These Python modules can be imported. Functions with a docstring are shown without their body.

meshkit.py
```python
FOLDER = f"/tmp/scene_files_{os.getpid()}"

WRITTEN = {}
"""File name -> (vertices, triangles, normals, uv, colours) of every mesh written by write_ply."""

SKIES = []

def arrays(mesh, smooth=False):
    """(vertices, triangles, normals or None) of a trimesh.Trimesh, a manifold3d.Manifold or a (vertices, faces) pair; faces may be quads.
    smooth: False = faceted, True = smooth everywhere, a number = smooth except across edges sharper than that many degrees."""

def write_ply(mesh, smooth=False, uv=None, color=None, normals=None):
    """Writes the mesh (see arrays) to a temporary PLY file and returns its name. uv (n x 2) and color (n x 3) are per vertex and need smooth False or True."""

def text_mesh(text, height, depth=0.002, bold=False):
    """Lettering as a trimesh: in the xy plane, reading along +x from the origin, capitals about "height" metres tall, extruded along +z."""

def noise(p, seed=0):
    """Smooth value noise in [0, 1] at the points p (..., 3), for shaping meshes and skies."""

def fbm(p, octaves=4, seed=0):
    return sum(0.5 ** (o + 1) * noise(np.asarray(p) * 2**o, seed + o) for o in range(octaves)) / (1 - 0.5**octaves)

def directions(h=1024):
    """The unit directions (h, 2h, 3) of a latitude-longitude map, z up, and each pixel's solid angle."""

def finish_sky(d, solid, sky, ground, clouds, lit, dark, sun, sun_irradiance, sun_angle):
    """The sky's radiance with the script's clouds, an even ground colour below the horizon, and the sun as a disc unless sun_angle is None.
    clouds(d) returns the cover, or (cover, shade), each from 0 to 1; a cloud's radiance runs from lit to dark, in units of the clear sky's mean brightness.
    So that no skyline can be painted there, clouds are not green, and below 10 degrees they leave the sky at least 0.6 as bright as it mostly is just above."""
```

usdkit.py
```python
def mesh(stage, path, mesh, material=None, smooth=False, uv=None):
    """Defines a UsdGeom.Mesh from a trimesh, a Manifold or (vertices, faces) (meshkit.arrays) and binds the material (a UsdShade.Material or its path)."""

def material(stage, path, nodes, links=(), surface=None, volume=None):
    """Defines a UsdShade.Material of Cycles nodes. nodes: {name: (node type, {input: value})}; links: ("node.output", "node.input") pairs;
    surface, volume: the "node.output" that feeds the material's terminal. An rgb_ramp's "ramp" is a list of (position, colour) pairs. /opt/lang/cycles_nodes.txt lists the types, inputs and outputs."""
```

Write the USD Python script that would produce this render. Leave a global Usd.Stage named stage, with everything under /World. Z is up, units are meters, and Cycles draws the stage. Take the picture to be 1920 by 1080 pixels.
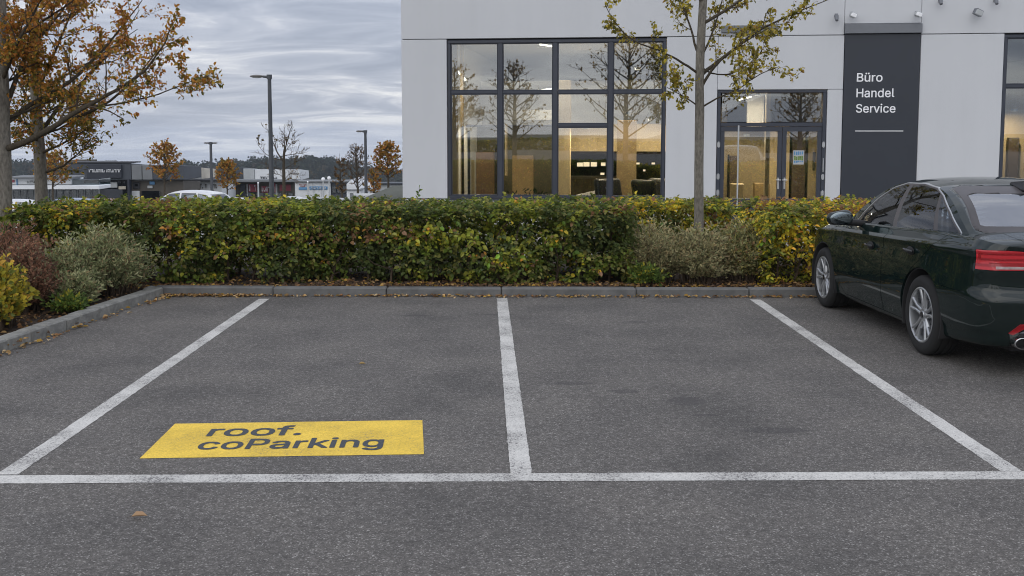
import math, numpy as np, trimesh, usdkit, meshkit, manifold3d as m3
from pxr import Usd, UsdGeom, UsdLux, UsdShade, Gf, Sdf, Vt
import shapely.geometry as sg
from scipy.interpolate import PchipInterpolator, CubicSpline

stage = Usd.Stage.CreateInMemory()
UsdGeom.Xform.Define(stage, '/World'); UsdGeom.Scope.Define(stage, '/World/Looks')
RNG = np.random.default_rng(7)

# ------------------------------------------------------------------ camera, sky, sun
EYE = 1.85; YAW = math.atan(25 / 2000); PITCH = math.radians(5.3)
_F = np.array([math.sin(YAW) * math.cos(PITCH), math.cos(YAW) * math.cos(PITCH), -math.sin(PITCH)])
_R = np.array([math.cos(YAW), -math.sin(YAW), 0.0]); _U = np.cross(_R, _F)
cam = UsdGeom.Camera.Define(stage, '/World/camera')
M4 = Gf.Matrix4d(*[float(x) for x in (*_R, 0, *_U, 0, *(-_F), 0, 0, 0, EYE, 1)])
cam.AddTransformOp().Set(M4)
cam.CreateFocalLengthAttr(37.5); cam.CreateHorizontalApertureAttr(36.0); cam.CreateVerticalApertureAttr(20.25)
cam.CreateVerticalApertureOffsetAttr(-106.5 / 1920 * 36)
cam.CreateClippingRangeAttr((0.1, 6000.0)); cam.CreateExposureAttr(0.1)

SUN_AZ, SUN_EL = math.radians(200), math.radians(38)      # a veiled sun behind and to the left of the camera
sun_dir = np.array([math.sin(SUN_AZ) * math.cos(SUN_EL), math.cos(SUN_AZ) * math.cos(SUN_EL), math.sin(SUN_EL)])
sky_mat = usdkit.material(stage, '/World/Looks/overcast_sky', {
    'tc': ('texture_coordinate', {}), 'sep': ('separate_xyz', {}),
    'zc': ('math', {'math_type': 'maximum', 'value2': -0.055}),
    'zo': ('math', {'math_type': 'add', 'value2': 0.115}),
    'dx': ('math', {'math_type': 'divide'}), 'dy': ('math', {'math_type': 'divide'}),
    'cv': ('combine_xyz', {'z': 0.3}),
    'mp': ('mapping', {'location': (3.1, 1.7, 0), 'scale': (1.25, 1.5, 1)}),
    'n1': ('noise_texture', {'scale': 1.05, 'detail': 8.0, 'roughness': 0.58, 'distortion': 0.9}),
    'mp2': ('mapping', {'location': (9.1, 4.2, 0), 'scale': (0.26, 0.42, 1)}),
    'n2': ('noise_texture', {'scale': 1.0, 'detail': 3.0, 'roughness': 0.5}),
    'mx': ('mix_float', {'fac': 0.42}),
    'rp': ('rgb_ramp', {'ramp': [(0.36, (3.4, 3.75, 4.65)), (0.43, (4.0, 4.35, 5.25)), (0.49, (4.8, 5.1, 5.95)), (0.54, (6.2, 6.4, 7.0)), (0.60, (8.4, 8.45, 8.6))]}),
    'hz': ('map_range', {'from_min': -0.02, 'from_max': 0.05, 'to_min': 0.5, 'to_max': 0.0, 'clamp': True}),
    'hm': ('mix_color', {'b': (4.2, 4.75, 5.8), 'use_clamp': False}),
    'zn': ('map_range', {'from_min': 0.0, 'from_max': 0.9, 'to_min': 1.0, 'to_max': 1.6, 'clamp': True}),
    'sc': ('vector_math', {'math_type': 'scale'}),
    'sky': ('sky_texture', {'sky_type': 'single_scattering', 'sun_disc': False, 'sun_elevation': SUN_EL, 'sun_rotation': SUN_AZ}),
    'cl': ('mix_color', {'fac': 0.94, 'use_clamp': False}),
    'bg': ('background_shader', {'strength': 0.1})},
    [('tc.generated', 'sep.vector'), ('sep.z', 'zc.value1'), ('zc.value', 'zo.value1'), ('sep.x', 'dx.value1'), ('zo.value', 'dx.value2'),
     ('sep.y', 'dy.value1'), ('zo.value', 'dy.value2'), ('dx.value', 'cv.x'), ('dy.value', 'cv.y'), ('cv.vector', 'mp.vector'), ('mp.vector', 'n1.vector'),
     ('cv.vector', 'mp2.vector'), ('mp2.vector', 'n2.vector'), ('n1.fac', 'mx.a'), ('n2.fac', 'mx.b'), ('mx.result', 'rp.fac'),
     ('sep.z', 'hz.value'), ('hz.result', 'hm.fac'), ('rp.color', 'hm.a'), ('sep.z', 'zn.value'), ('hm.result', 'sc.vector1'), ('zn.result', 'sc.scale'),
     ('sky.color', 'cl.a'), ('sc.vector', 'cl.b'), ('cl.result', 'bg.color')], surface='bg.background')
dome = UsdLux.DomeLight.Define(stage, '/World/sky')
UsdShade.MaterialBindingAPI.Apply(dome.GetPrim()).Bind(sky_mat)
sun = UsdLux.DistantLight.Define(stage, '/World/sun')
sun.CreateIntensityAttr(0.16); sun.CreateAngleAttr(80.0); sun.CreateNormalizeAttr(True); sun.CreateColorAttr(Gf.Vec3f(1.0, 0.96, 0.9))
zax = sun_dir; xax = np.cross([0, 0, 1.0], zax); xax /= np.linalg.norm(xax); yax = np.cross(zax, xax)
sun.AddTransformOp().Set(Gf.Matrix4d(*[float(x) for x in (*xax, 0, *yax, 0, *zax, 0, 0, 0, 0, 1)]))

# ------------------------------------------------------------------ helpers
_used = {}
def numbered(parent, name):
    k = (parent, name); n = _used.get(k, 0); _used[k] = n + 1
    return f'{parent}/{name}' if n == 0 else f'{parent}/{name}_{n:03d}'
def tag(prim, label=None, category=None, group=None, kind=None):
    for k, v in (('label', label), ('category', category), ('group', group), ('kind', kind)):
        if v: prim.SetCustomDataByKey(k, v)
def thing(name, label, category, loc=(0, 0, 0), rotz=0.0, group=None, kind=None):
    p = numbered('/World', name)
    x = UsdGeom.Xform.Define(stage, p); x.AddTranslateOp().Set(Gf.Vec3d(*map(float, loc)))
    if rotz: x.AddRotateZOp().Set(math.degrees(rotz))
    tag(x.GetPrim(), label, category, group, kind)
    return p
def node(name, parent):
    p = numbered(parent, name); UsdGeom.Xform.Define(stage, p); return p
def put(name, mesh, mat, parent='/World', smooth=False, label=None, category=None, group=None, kind=None, tint=None):
    p = numbered(parent, name)
    m = usdkit.mesh(stage, p, mesh, LOOK[mat] if isinstance(mat, str) else mat, smooth=smooth)
    if tint is not None:
        UsdGeom.PrimvarsAPI(m).CreatePrimvar('tint', Sdf.ValueTypeNames.Color3fArray, 'vertex').Set(Vt.Vec3fArray.FromNumpy(np.asarray(tint, np.float32)))
    tag(m.GetPrim(), label, category, group, kind)
    return p
def cat(*ms):
    V, F, n = [], [], 0
    for v, f in ms:
        v = np.asarray(v, float); f = np.asarray(f, int)
        if f.shape[1] == 4: f = np.vstack([f[:, [0, 1, 2]], f[:, [0, 2, 3]]])
        V.append(v); F.append(f + n); n += len(v)
    return np.vstack(V), np.vstack(F)
def box(x0, x1, y0, y1, z0, z1):
    v = np.array([[x, y, z] for x in (x0, x1) for y in (y0, y1) for z in (z0, z1)], float)
    f = np.array([[0, 1, 3, 2], [4, 6, 7, 5], [0, 4, 5, 1], [2, 3, 7, 6], [0, 2, 6, 4], [1, 5, 7, 3]])
    return v, np.vstack([f[:, [0, 1, 2]], f[:, [0, 2, 3]]])
def bbox(x0, x1, y0, y1, z0, z1, b=0.01):
    """A box with chamfered edges."""
    b = min(b, (x1 - x0) * .45, (y1 - y0) * .45, (z1 - z0) * .45)
    c = [[x + sx, y + sy, z + sz] for x, ex in ((x0, b), (x1, -b)) for y, ey in ((y0, b), (y1, -b)) for z, ez in ((z0, b), (z1, -b))
         for sx, sy, sz in ((0, ey, ez), (ex, 0, ez), (ex, ey, 0))]
    return mm(m3.Manifold.hull_points(np.array(c)))
def mm(man):
    m = man.to_mesh(); return np.array(m.vert_properties[:, :3], float), np.array(m.tri_verts)
def to_man(v, f):
    f = np.asarray(f)
    if f.shape[1] == 4: f = np.vstack([f[:, [0, 1, 2]], f[:, [0, 2, 3]]])
    return m3.Manifold(m3.Mesh(np.asarray(v, np.float32), f.astype(np.uint32)))
def move(m, t=(0, 0, 0), rz=0.0, s=1.0):
    v = np.asarray(m[0]) * s; c, q = math.cos(rz), math.sin(rz)
    return np.stack([v[:, 0] * c - v[:, 1] * q, v[:, 0] * q + v[:, 1] * c, v[:, 2]], 1) + np.asarray(t), m[1]
def tube(pts, rad, sides=6, cap=True):
    P = np.asarray(pts, float); n = len(P); r = np.broadcast_to(np.asarray(rad, float), n)
    T = np.gradient(P, axis=0); T /= np.maximum(np.linalg.norm(T, axis=1, keepdims=True), 1e-9)
    a = np.array([0, 0, 1.0]) if abs(T[0, 2]) < .9 else np.array([1.0, 0, 0])
    X = np.cross(T, a); X /= np.maximum(np.linalg.norm(X, axis=1, keepdims=True), 1e-9)
    for i in range(1, n):
        x = X[i - 1] - T[i] * (X[i - 1] @ T[i]); X[i] = x / max(np.linalg.norm(x), 1e-9)
    Y = np.cross(T, X); t = np.arange(sides) / sides * 2 * np.pi
    V = (P[:, None] + r[:, None, None] * (np.cos(t)[None, :, None] * X[:, None] + np.sin(t)[None, :, None] * Y[:, None])).reshape(-1, 3)
    i, j = np.meshgrid(np.arange(n - 1), np.arange(sides), indexing='ij'); k = (j + 1) % sides
    F = np.stack([i * sides + j, i * sides + k, (i + 1) * sides + k, (i + 1) * sides + j], -1).reshape(-1, 4)
    F = np.vstack([F[:, [0, 1, 2]], F[:, [0, 2, 3]]])
    if cap:
        V = np.vstack([V, P[0], P[-1]]); m = n * sides; j = np.arange(sides); k = (j + 1) % sides
        F = np.vstack([F, np.stack([np.full(sides, m), k, j], 1), np.stack([np.full(sides, m + 1), (n - 1) * sides + j, (n - 1) * sides + k], 1)])
    return V, F
def smoothline(pts, n):
    P = np.asarray(pts, float); d = np.r_[0, np.cumsum(np.linalg.norm(np.diff(P, axis=0), axis=1))]
    return PchipInterpolator(d, P)(np.linspace(0, d[-1], n))
def lathe(prof, n=32, axis='y'):
    """prof: (radius, along) pairs; closed surface of revolution."""
    p = np.asarray(prof, float); t = np.arange(n) / n * 2 * np.pi
    V = np.stack([p[:, None, 0] * np.cos(t), np.repeat(p[:, 1:2], n, 1), p[:, None, 0] * np.sin(t)], -1)
    if axis == 'z': V = V[..., [0, 2, 1]]
    i, j = np.meshgrid(np.arange(len(p) - 1), np.arange(n), indexing='ij'); k = (j + 1) % n
    F = np.stack([i * n + j, i * n + k, (i + 1) * n + k, (i + 1) * n + j], -1).reshape(-1, 4)
    return V.reshape(-1, 3), np.vstack([F[:, [0, 1, 2]], F[:, [0, 2, 3]]])
def plate(poly, z0, z1):
    """A shapely polygon as a slab between two heights."""
    parts = []
    for g in getattr(poly, 'geoms', [poly]):
        e = trimesh.creation.extrude_polygon(g, z1 - z0, engine='earcut'); e.apply_translation([0, 0, z0]); parts.append((e.vertices, e.faces))
    return cat(*parts)
def sheet(poly, z):
    V, F, n = [], [], 0
    for g in getattr(poly, 'geoms', [poly]):
        v, f = trimesh.creation.triangulate_polygon(g, engine='earcut'); f = np.asarray(f)
        a = np.cross(v[f[:, 1]] - v[f[:, 0]], v[f[:, 2]] - v[f[:, 0]]); f[a < 0] = f[a < 0][:, ::-1]
        V.append(np.c_[v, np.full(len(v), z)]); F.append(f + n); n += len(v)
    return np.vstack(V), np.vstack(F)
def at(px, py, Y):
    """The point at depth Y that lies on a sight line of the photograph (for surveying far things)."""
    d = (px - 960) / 2000 * _R - (py - 433.5) / 2000 * _U + _F
    return np.array([0, 0, EYE]) + d * (Y / d[1])
def unit(a): return a / np.maximum(np.linalg.norm(a, axis=-1, keepdims=True), 1e-9)

# ------------------------------------------------------------------ materials
LOOK = {}
def look(name, nodes, links, surface='p.BSDF', **k):
    LOOK[name] = usdkit.material(stage, '/World/Looks/' + name, nodes, links, surface=surface, **k)
def plain(name, col, rough=.5, metal=0., var=.12, scale=6., bump=0., bscale=60., **kw):
    """A principled surface whose colour drifts a little and whose relief is a fine noise."""
    c = np.asarray(col, float)
    look(name, {'g': ('geometry', {}), 'n': ('noise_texture', {'scale': scale, 'detail': 5.0, 'roughness': .6}),
                'r': ('rgb_ramp', {'ramp': [(.3, tuple(c * (1 - var))), (.7, tuple(np.minimum(c * (1 + var), 1)))]}),
                'b': ('noise_texture', {'scale': bscale, 'detail': 3.0}), 'bp': ('bump', {'strength': bump, 'distance': .01}),
                'p': ('principled_bsdf', {'roughness': rough, 'metallic': metal, **kw})},
         [('g.position', 'n.vector'), ('n.fac', 'r.fac'), ('r.color', 'p.base_color'), ('g.position', 'b.vector')] + ([('b.fac', 'bp.height'), ('bp.normal', 'p.normal')] if bump else []))

def spot(i, c, rx, ry):
    """Nodes for one oil stain: an ellipse round c whose edge is broken by noise."""
    return {f's{i}': ('mapping', {'location': (-c[0] / rx, -c[1] / ry, 0), 'scale': (1 / rx, 1 / ry, 1)}), f'd{i}': ('vector_math', {'math_type': 'length'}),
            f'm{i}': ('math', {'math_type': 'subtract', 'value1': 1.0, 'use_clamp': True})}, \
           [('g.position', f's{i}.vector'), (f's{i}.vector', f'd{i}.vector1'), (f'd{i}.value', f'm{i}.value2')]
STAINS = [((1.30, 7.22), .24, .26), ((1.72, 6.48), .38, .13), ((.90, 7.50), .20, .13), ((1.36, 6.85), .16, .05), ((.55, 7.75), .3, .12), ((1.35, 10.3), .3, .08), ((-.85, 10.7), .3, .10), ((.0, 10.75), .35, .07), ((2.6, 10.45), .2, .07), ((5.2, 8.2), .6, .5)]
sn, sl, acc = {}, [], None
for i, (c, rx, ry) in enumerate(STAINS):
    a, b = spot(i, c, rx, ry); sn |= a; sl += b
    if acc is None: acc = f'm{i}.value'
    else:
        sn[f'a{i}'] = ('math', {'math_type': 'maximum'}); sl += [(acc, f'a{i}.value1'), (f'm{i}.value', f'a{i}.value2')]; acc = f'a{i}.value'
look('asphalt', {'g': ('geometry', {}),
    'v': ('voronoi_texture', {'scale': 150.0, 'randomness': 1.0}), 'v2': ('voronoi_texture', {'scale': 300.0}),
    'sep': ('separate_color', {}),
    'r': ('rgb_ramp', {'ramp': [(0.0, (.078, .073, .067)), (.35, (.103, .097, .090)), (.7, (.130, .122, .113)), (.9, (.168, .158, .147)), (1.0, (.34, .33, .31))]}),
    'n': ('noise_texture', {'scale': 1.1, 'detail': 6.0, 'roughness': .6}),
    'nr': ('rgb_ramp', {'ramp': [(.30, (.72, .72, .73)), (.5, (1.0, .99, .99)), (.70, (1.2, 1.18, 1.16))]}),
    'n3': ('noise_texture', {'scale': 24.0, 'detail': 4.0}), 'n3r': ('rgb_ramp', {'ramp': [(.35, (.82, .82, .82)), (.65, (1.16, 1.16, 1.16))]}),
    'mu': ('mix_color', {'blend_type': 'multiply', 'fac': 1.0, 'use_clamp': False}), 'mu2': ('mix_color', {'blend_type': 'multiply', 'fac': 1.0}),
    'sm': ('mapping', {'scale': (17.0, 34.0, 1)}), 'sno': ('noise_texture', {'scale': 1.0, 'detail': 6.0, 'roughness': .7}),
    'st': ('math', {'math_type': 'multiply'}), 'str': ('map_range', {'from_min': .20, 'from_max': .29, 'to_min': 0.0, 'to_max': .52, 'clamp': True}),
    'fin': ('mix_color', {'b': (.052, .049, .050)}),
    'bh': ('mix_float', {'fac': .35}), 'bp': ('bump', {'strength': .55, 'distance': .006}),
    'p': ('principled_bsdf', {'roughness': .82, 'specular_ior_level': .35}), **sn},
    [('g.position', 'v.vector'), ('g.position', 'v2.vector'), ('v.color', 'sep.color'), ('sep.r', 'r.fac'), ('g.position', 'n.vector'), ('n.fac', 'nr.fac'), ('g.position', 'n3.vector'), ('n3.fac', 'n3r.fac'),
     ('r.color', 'mu.a'), ('nr.color', 'mu.b'), ('mu.result', 'mu2.a'), ('n3r.color', 'mu2.b'), ('g.position', 'sm.vector'), ('sm.vector', 'sno.vector'), ('sno.fac', 'st.value1'), (acc, 'st.value2'), ('st.value', 'str.value'),
     ('str.result', 'fin.fac'), ('mu2.result', 'fin.a'), ('fin.result', 'p.base_color'), ('v.distance', 'bh.a'), ('v2.distance', 'bh.b'), ('bh.result', 'bp.height'), ('bp.normal', 'p.normal'), *sl])
def roadpaint(name, col, wear, dirt):
    look(name, {'g': ('geometry', {}), 'v': ('voronoi_texture', {'scale': 135.0}), 'sp': ('separate_color', {}), 'gr': ('map_range', {'from_min': 0.0, 'from_max': 1.0, 'to_min': .80, 'to_max': 1.10}), 'gm': ('vector_math', {'math_type': 'scale'}), 'n': ('noise_texture', {'scale': 42.0, 'detail': 7.0, 'roughness': .75}), 'n2': ('noise_texture', {'scale': 2.6, 'detail': 5.0, 'roughness': .6}), 'mx0': ('mix_float', {'fac': .30}),
        'ad': ('mix_float', {'fac': .35}), 'r': ('map_range', {'from_min': wear - .05, 'from_max': wear + .05, 'to_min': 0.0, 'to_max': 1.0, 'clamp': True}),
        'dr': ('rgb_ramp', {'ramp': [(.3, tuple(np.array(col) * dirt)), (.62, col)]}), 'm': ('mix_color', {'a': (.13, .122, .122)}),
        'bp': ('bump', {'strength': .4, 'distance': .005}), 'p': ('principled_bsdf', {'roughness': .7})},
        [('g.position', 'v.vector'), ('g.position', 'n.vector'), ('g.position', 'n2.vector'), ('v.color', 'sp.color'), ('sp.r', 'gr.value'), ('n.fac', 'mx0.a'), ('sp.g', 'mx0.b'), ('mx0.result', 'ad.a'), ('n2.fac', 'ad.b'), ('ad.result', 'r.value'), ('n2.fac', 'dr.fac'), ('dr.color', 'gm.vector1'), ('gr.result', 'gm.scale'), ('gm.vector', 'm.b'), ('r.result', 'm.fac'),
         ('m.result', 'p.base_color'), ('v.distance', 'bp.height'), ('bp.normal', 'p.normal')])
roadpaint('white_road_paint', (.62, .605, .57), .42, .74)
roadpaint('yellow_road_paint', (.88, .60, .07), .355, .74)
roadpaint('slate_road_paint', (.050, .058, .070), .30, .9)
plain('kerb_stone', (.135, .135, .132), .85, var=.28, scale=5, bump=.4, bscale=90)
plain('old_kerb_stone', (.22, .217, .20), .9, var=.35, scale=9, bump=.6, bscale=60)
plain('soil', (.045, .03, .02), .95, var=.45, scale=9, bump=1.0, bscale=40)
plain('paving', (.34, .33, .31), .8, var=.15, scale=3, bump=.2)
plain('far_ground', (.09, .095, .075), .95, var=.3, scale=.05)
look('white_render', {'g': ('geometry', {}), 'mp': ('mapping', {'scale': (2.6, 2.6, .22)}), 'n': ('noise_texture', {'scale': 1.0, 'detail': 6.0, 'roughness': .6}), 'n2': ('noise_texture', {'scale': .7, 'detail': 4.0}), 'mx': ('mix_float', {'fac': .45}),
    'r': ('rgb_ramp', {'ramp': [(.30, (.545, .560, .583)), (.5, (.57, .585, .61)), (.7, (.585, .60, .622))]}), 'b': ('noise_texture', {'scale': 160.0, 'detail': 3.0}), 'bp': ('bump', {'strength': .08, 'distance': .01}), 'p': ('principled_bsdf', {'roughness': .8})},
    [('g.position', 'mp.vector'), ('mp.vector', 'n.vector'), ('g.position', 'n2.vector'), ('n.fac', 'mx.a'), ('n2.fac', 'mx.b'), ('mx.result', 'r.fac'), ('r.color', 'p.base_color'), ('g.position', 'b.vector'), ('b.fac', 'bp.height'), ('bp.normal', 'p.normal')])
plain('joint', (.07, .07, .075), .8)
plain('anthracite', (.036, .042, .058), .38, var=.06, bump=.0)
plain('sign_slate', (.026, .031, .042), .42, var=.05, scale=1.5)
plain('grey_metal', (.16, .17, .19), .45, var=.06)
plain('bright_metal', (.55, .56, .57), .3, metal=.8)
plain('white_letters', (.85, .86, .88), .5, var=.02)
def wood(name, a, b):
    look(name, {'g': ('geometry', {}), 'mp': ('mapping', {'scale': (40.0, 40.0, 1.6)}), 'n': ('noise_texture', {'scale': 2.0, 'detail': 6.0, 'distortion': .8}), 'r': ('rgb_ramp', {'ramp': [(.3, a), (.7, b)]}), 'p': ('principled_bsdf', {'roughness': .5})},
         [('g.position', 'mp.vector'), ('mp.vector', 'n.vector'), ('n.fac', 'r.fac'), ('r.color', 'p.base_color')])
wood('oak_panel', (.44, .34, .19), (.53, .42, .25)); plain('tan_board', (.30, .235, .135), .6, var=.06); wood('walnut_panel', (.10, .06, .03), (.17, .10, .05))
plain('room_white', (.72, .71, .68), .8, var=.03); plain('room_floor', (.22, .19, .15), .4); plain('room_brown', (.075, .052, .035), .7); plain('olive_wall', (.15, .13, .075), .7)
plain('black_leather', (.012, .012, .014), .35); plain('grey_cloth', (.38, .37, .35), .9); plain('counter_wood', (.33, .23, .11), .45)
def glow(name, col, s): look(name, {'e': ('emission', {'color': col, 'strength': s})}, [], surface='e.emission')
glow('lamp_glow', (1.0, .84, .60), 9.0); glow('shelf_glow', (1.0, .76, .48), 1.5); glow('strip_glow', (1.0, .9, .72), 3.5)
def pane(name, tint, refl, rough=0.0):
    look(name, {'t': ('transparent_bsdf', {'color': tint}), 'gl': ('glossy_bsdf', {'color': (.95, .97, 1.0), 'roughness': rough}), 'fr': ('fresnel', {'IOR': 1.5}),
                'ad': ('math', {'math_type': 'multiply_add', 'value2': 1.0, 'value3': refl, 'use_clamp': True}), 'm': ('mix_closure', {})},
         [('fr.fac', 'ad.value1'), ('ad.value', 'm.fac'), ('t.BSDF', 'm.closure1'), ('gl.BSDF', 'm.closure2')], surface='m.closure')
pane('window_glass', (.90, .93, .92), .115); pane('rear_glass', (.86, .90, .89), .27); pane('car_glass', (.84, .88, .86), .02); pane('far_glass', (.35, .42, .43), .12)
def bark(name, a, b):
    look(name, {'g': ('geometry', {}), 'mp': ('mapping', {'scale': (26.0, 26.0, 9.0)}), 'n': ('noise_texture', {'scale': 1.6, 'detail': 6.0, 'roughness': .65}), 'r': ('rgb_ramp', {'ramp': [(.3, a), (.68, b)]}),
                'bp': ('bump', {'strength': .9, 'distance': .012}), 'p': ('principled_bsdf', {'roughness': .9})},
         [('g.position', 'mp.vector'), ('mp.vector', 'n.vector'), ('n.fac', 'r.fac'), ('r.color', 'p.base_color'), ('n.fac', 'bp.height'), ('bp.normal', 'p.normal')])
bark('grey_bark', (.09, .082, .068), (.24, .22, .185)); bark('dark_bark', (.03, .024, .016), (.085, .068, .045)); bark('twig_bark', (.045, .03, .02), (.10, .07, .045))
def leafmat(name, trans, rough):
    look(name, {'a': ('attribute', {'attribute': 'tint'}), 'p': ('principled_bsdf', {'roughness': rough, 'specular_ior_level': .4}), 't': ('translucent_bsdf', {}), 'm': ('mix_closure', {'fac': trans})},
         [('a.color', 'p.base_color'), ('a.color', 't.color'), ('p.BSDF', 'm.closure1'), ('t.BSDF', 'm.closure2')], surface='m.closure')
leafmat('leaf', .36, .5); leafmat('dry_leaf', .1, .75)
look('green_car_paint', {'g': ('geometry', {}), 'n': ('noise_texture', {'scale': 2.0, 'detail': 5.0}), 'r': ('map_range', {'from_min': .3, 'from_max': .7, 'to_min': .5, 'to_max': .6}),
     'p': ('principled_bsdf', {'base_color': (.0032, .0066, .0060), 'metallic': 0.0, 'specular_ior_level': .0, 'coat_weight': 1.0, 'coat_roughness': .012, 'coat_ior': 1.55})}, [('g.position', 'n.vector'), ('n.fac', 'r.value'), ('r.result', 'p.roughness')])
for nm, c in (('white_car_paint', (.68, .69, .70)), ('silver_car_paint', (.36, .37, .38)), ('dark_car_paint', (.03, .033, .04)), ('blue_car_paint', (.06, .09, .16)), ('red_car_paint', (.25, .02, .02))):
    plain(nm, c, .3, var=.02, coat_weight=.7)
plain('black_plastic', (.012, .012, .013), .55, bump=.1, bscale=300); plain('gloss_black', (.008, .008, .009), .15); plain('tyre_rubber', (.011, .011, .011), .8, bump=.25, bscale=120); plain('rim_alloy', (.42, .43, .44), .3, metal=.85, var=.06); plain('chrome', (.6, .6, .61), .12, metal=1.0, var=.02)
plain('dark_trim', (.05, .045, .046), .35); plain('seat_fabric', (.06, .06, .062), .85); plain('tub_dark', (.02, .02, .021), .9)
look('red_lamp', {'g': ('geometry', {}), 'mp': ('mapping', {'scale': (1.0, 1.0, 1.0)}), 'w': ('wave_texture', {'bands_direction': 'z', 'scale': 7.0, 'distortion': 0.0}), 'r': ('rgb_ramp', {'ramp': [(.2, (.30, .006, .012)), (.75, (.50, .02, .028))]}),
     'p': ('principled_bsdf', {'roughness': .12, 'coat_weight': 1.0})}, [('g.position', 'mp.vector'), ('mp.vector', 'w.vector'), ('w.fac', 'r.fac'), ('r.color', 'p.base_color')])
plain('clear_lamp', (.40, .30, .30), .12, var=.2, scale=40, coat_weight=1.0); plain('red_reflector', (.26, .008, .012), .2, var=.2, scale=60)
plain('mirror_glass', (.22, .26, .28), .03, metal=1.0, var=.01)
plain('pole_grey', (.06, .066, .075), .5); plain('lamp_head', (.13, .125, .115), .5)
for nm, c in (('hall_slate', (.052, .060, .075)), ('hall_dark', (.030, .032, .038)), ('hall_grey', (.17, .18, .19)), ('hall_light', (.42, .44, .45)), ('hall_white', (.66, .68, .70)), ('hall_beige', (.5, .46, .38)), ('hall_fascia', (.024, .029, .042)), ('poster_red', (.27, .05, .07)), ('poster_blue', (.10, .25, .45)), ('hall_brown', (.085, .075, .062))):
    plain(nm, c, .6, var=.1, scale=.8)
# ------------------------------------------------------------------ ground, road surface, markings, kerbs
def terrain(x, y):
    drop = -.078 * np.maximum(y - 15.5, 0)
    t = np.clip((x + 7.5) / 4.0, 0, 1); t = t * t * (3 - 2 * t)
    near = np.clip((60 - y) / 15, 0, 1)
    return drop * (1 - t * near)
def ground_grid(xs, ys, off):
    X, Y = np.meshgrid(xs, ys); Z = terrain(X, Y) + off
    n = len(xs); i, j = np.meshgrid(np.arange(len(ys) - 1), np.arange(n - 1), indexing='ij'); a = i * n + j
    return np.stack([X, Y, Z], -1).reshape(-1, 3), np.stack([a, a + 1, a + n + 1, a + n], -1).reshape(-1, 4)
gx_ = np.r_[-2500, -1200, -600, -300, -150, -80, -50, -30, -20, np.arange(-15, -2, 1.0), 0, 6, 12, 20, 40, 80, 200, 600, 2500]
gy_ = np.r_[-400, -150, -75, -40, 0, 10, 14, 15.5, 17, 19, 21, 24, 28, 33, 40, 47, 53, 60, 75, 95, 130, 180, 260, 400, 600, 900, 1400, 2400]
put('ground', ground_grid(gx_, gy_, -.08), 'far_ground', smooth=True, label='wide ground of the neighbourhood falling away behind the hedge', kind='structure')
put('lower_car_park', ground_grid(np.linspace(-75, -7.6, 18), np.linspace(24, 92, 20), -.03), 'paving', label='lower car park surface behind the hedge', kind='structure')
KL = lambda y: -3.795 + (y - 12.03) * .123                     # front line of the side kerb
lot = sg.Polygon([(-4.95, 2.6), (-6.2, 1.6), (-30, 1.2), (-30, -70), (40, -70), (40, 11.6), (3.504, 11.84), (-3.78, 12.05), (KL(8.87), 8.87), (KL(5), 5)])
put('car_park_surface', sheet(lot, 0.0), 'asphalt', label='grey worn asphalt of the parking bays', kind='structure')
bed = sg.Polygon([(-5.05, 2.8), (-30, 1.6), (-30, 15.2), (26, 15.2), (26, 11.75), (3.5, 11.98), (-3.95, 12.18), (KL(8.87) - .14, 8.87), (KL(5) - .14, 5)])
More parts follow.
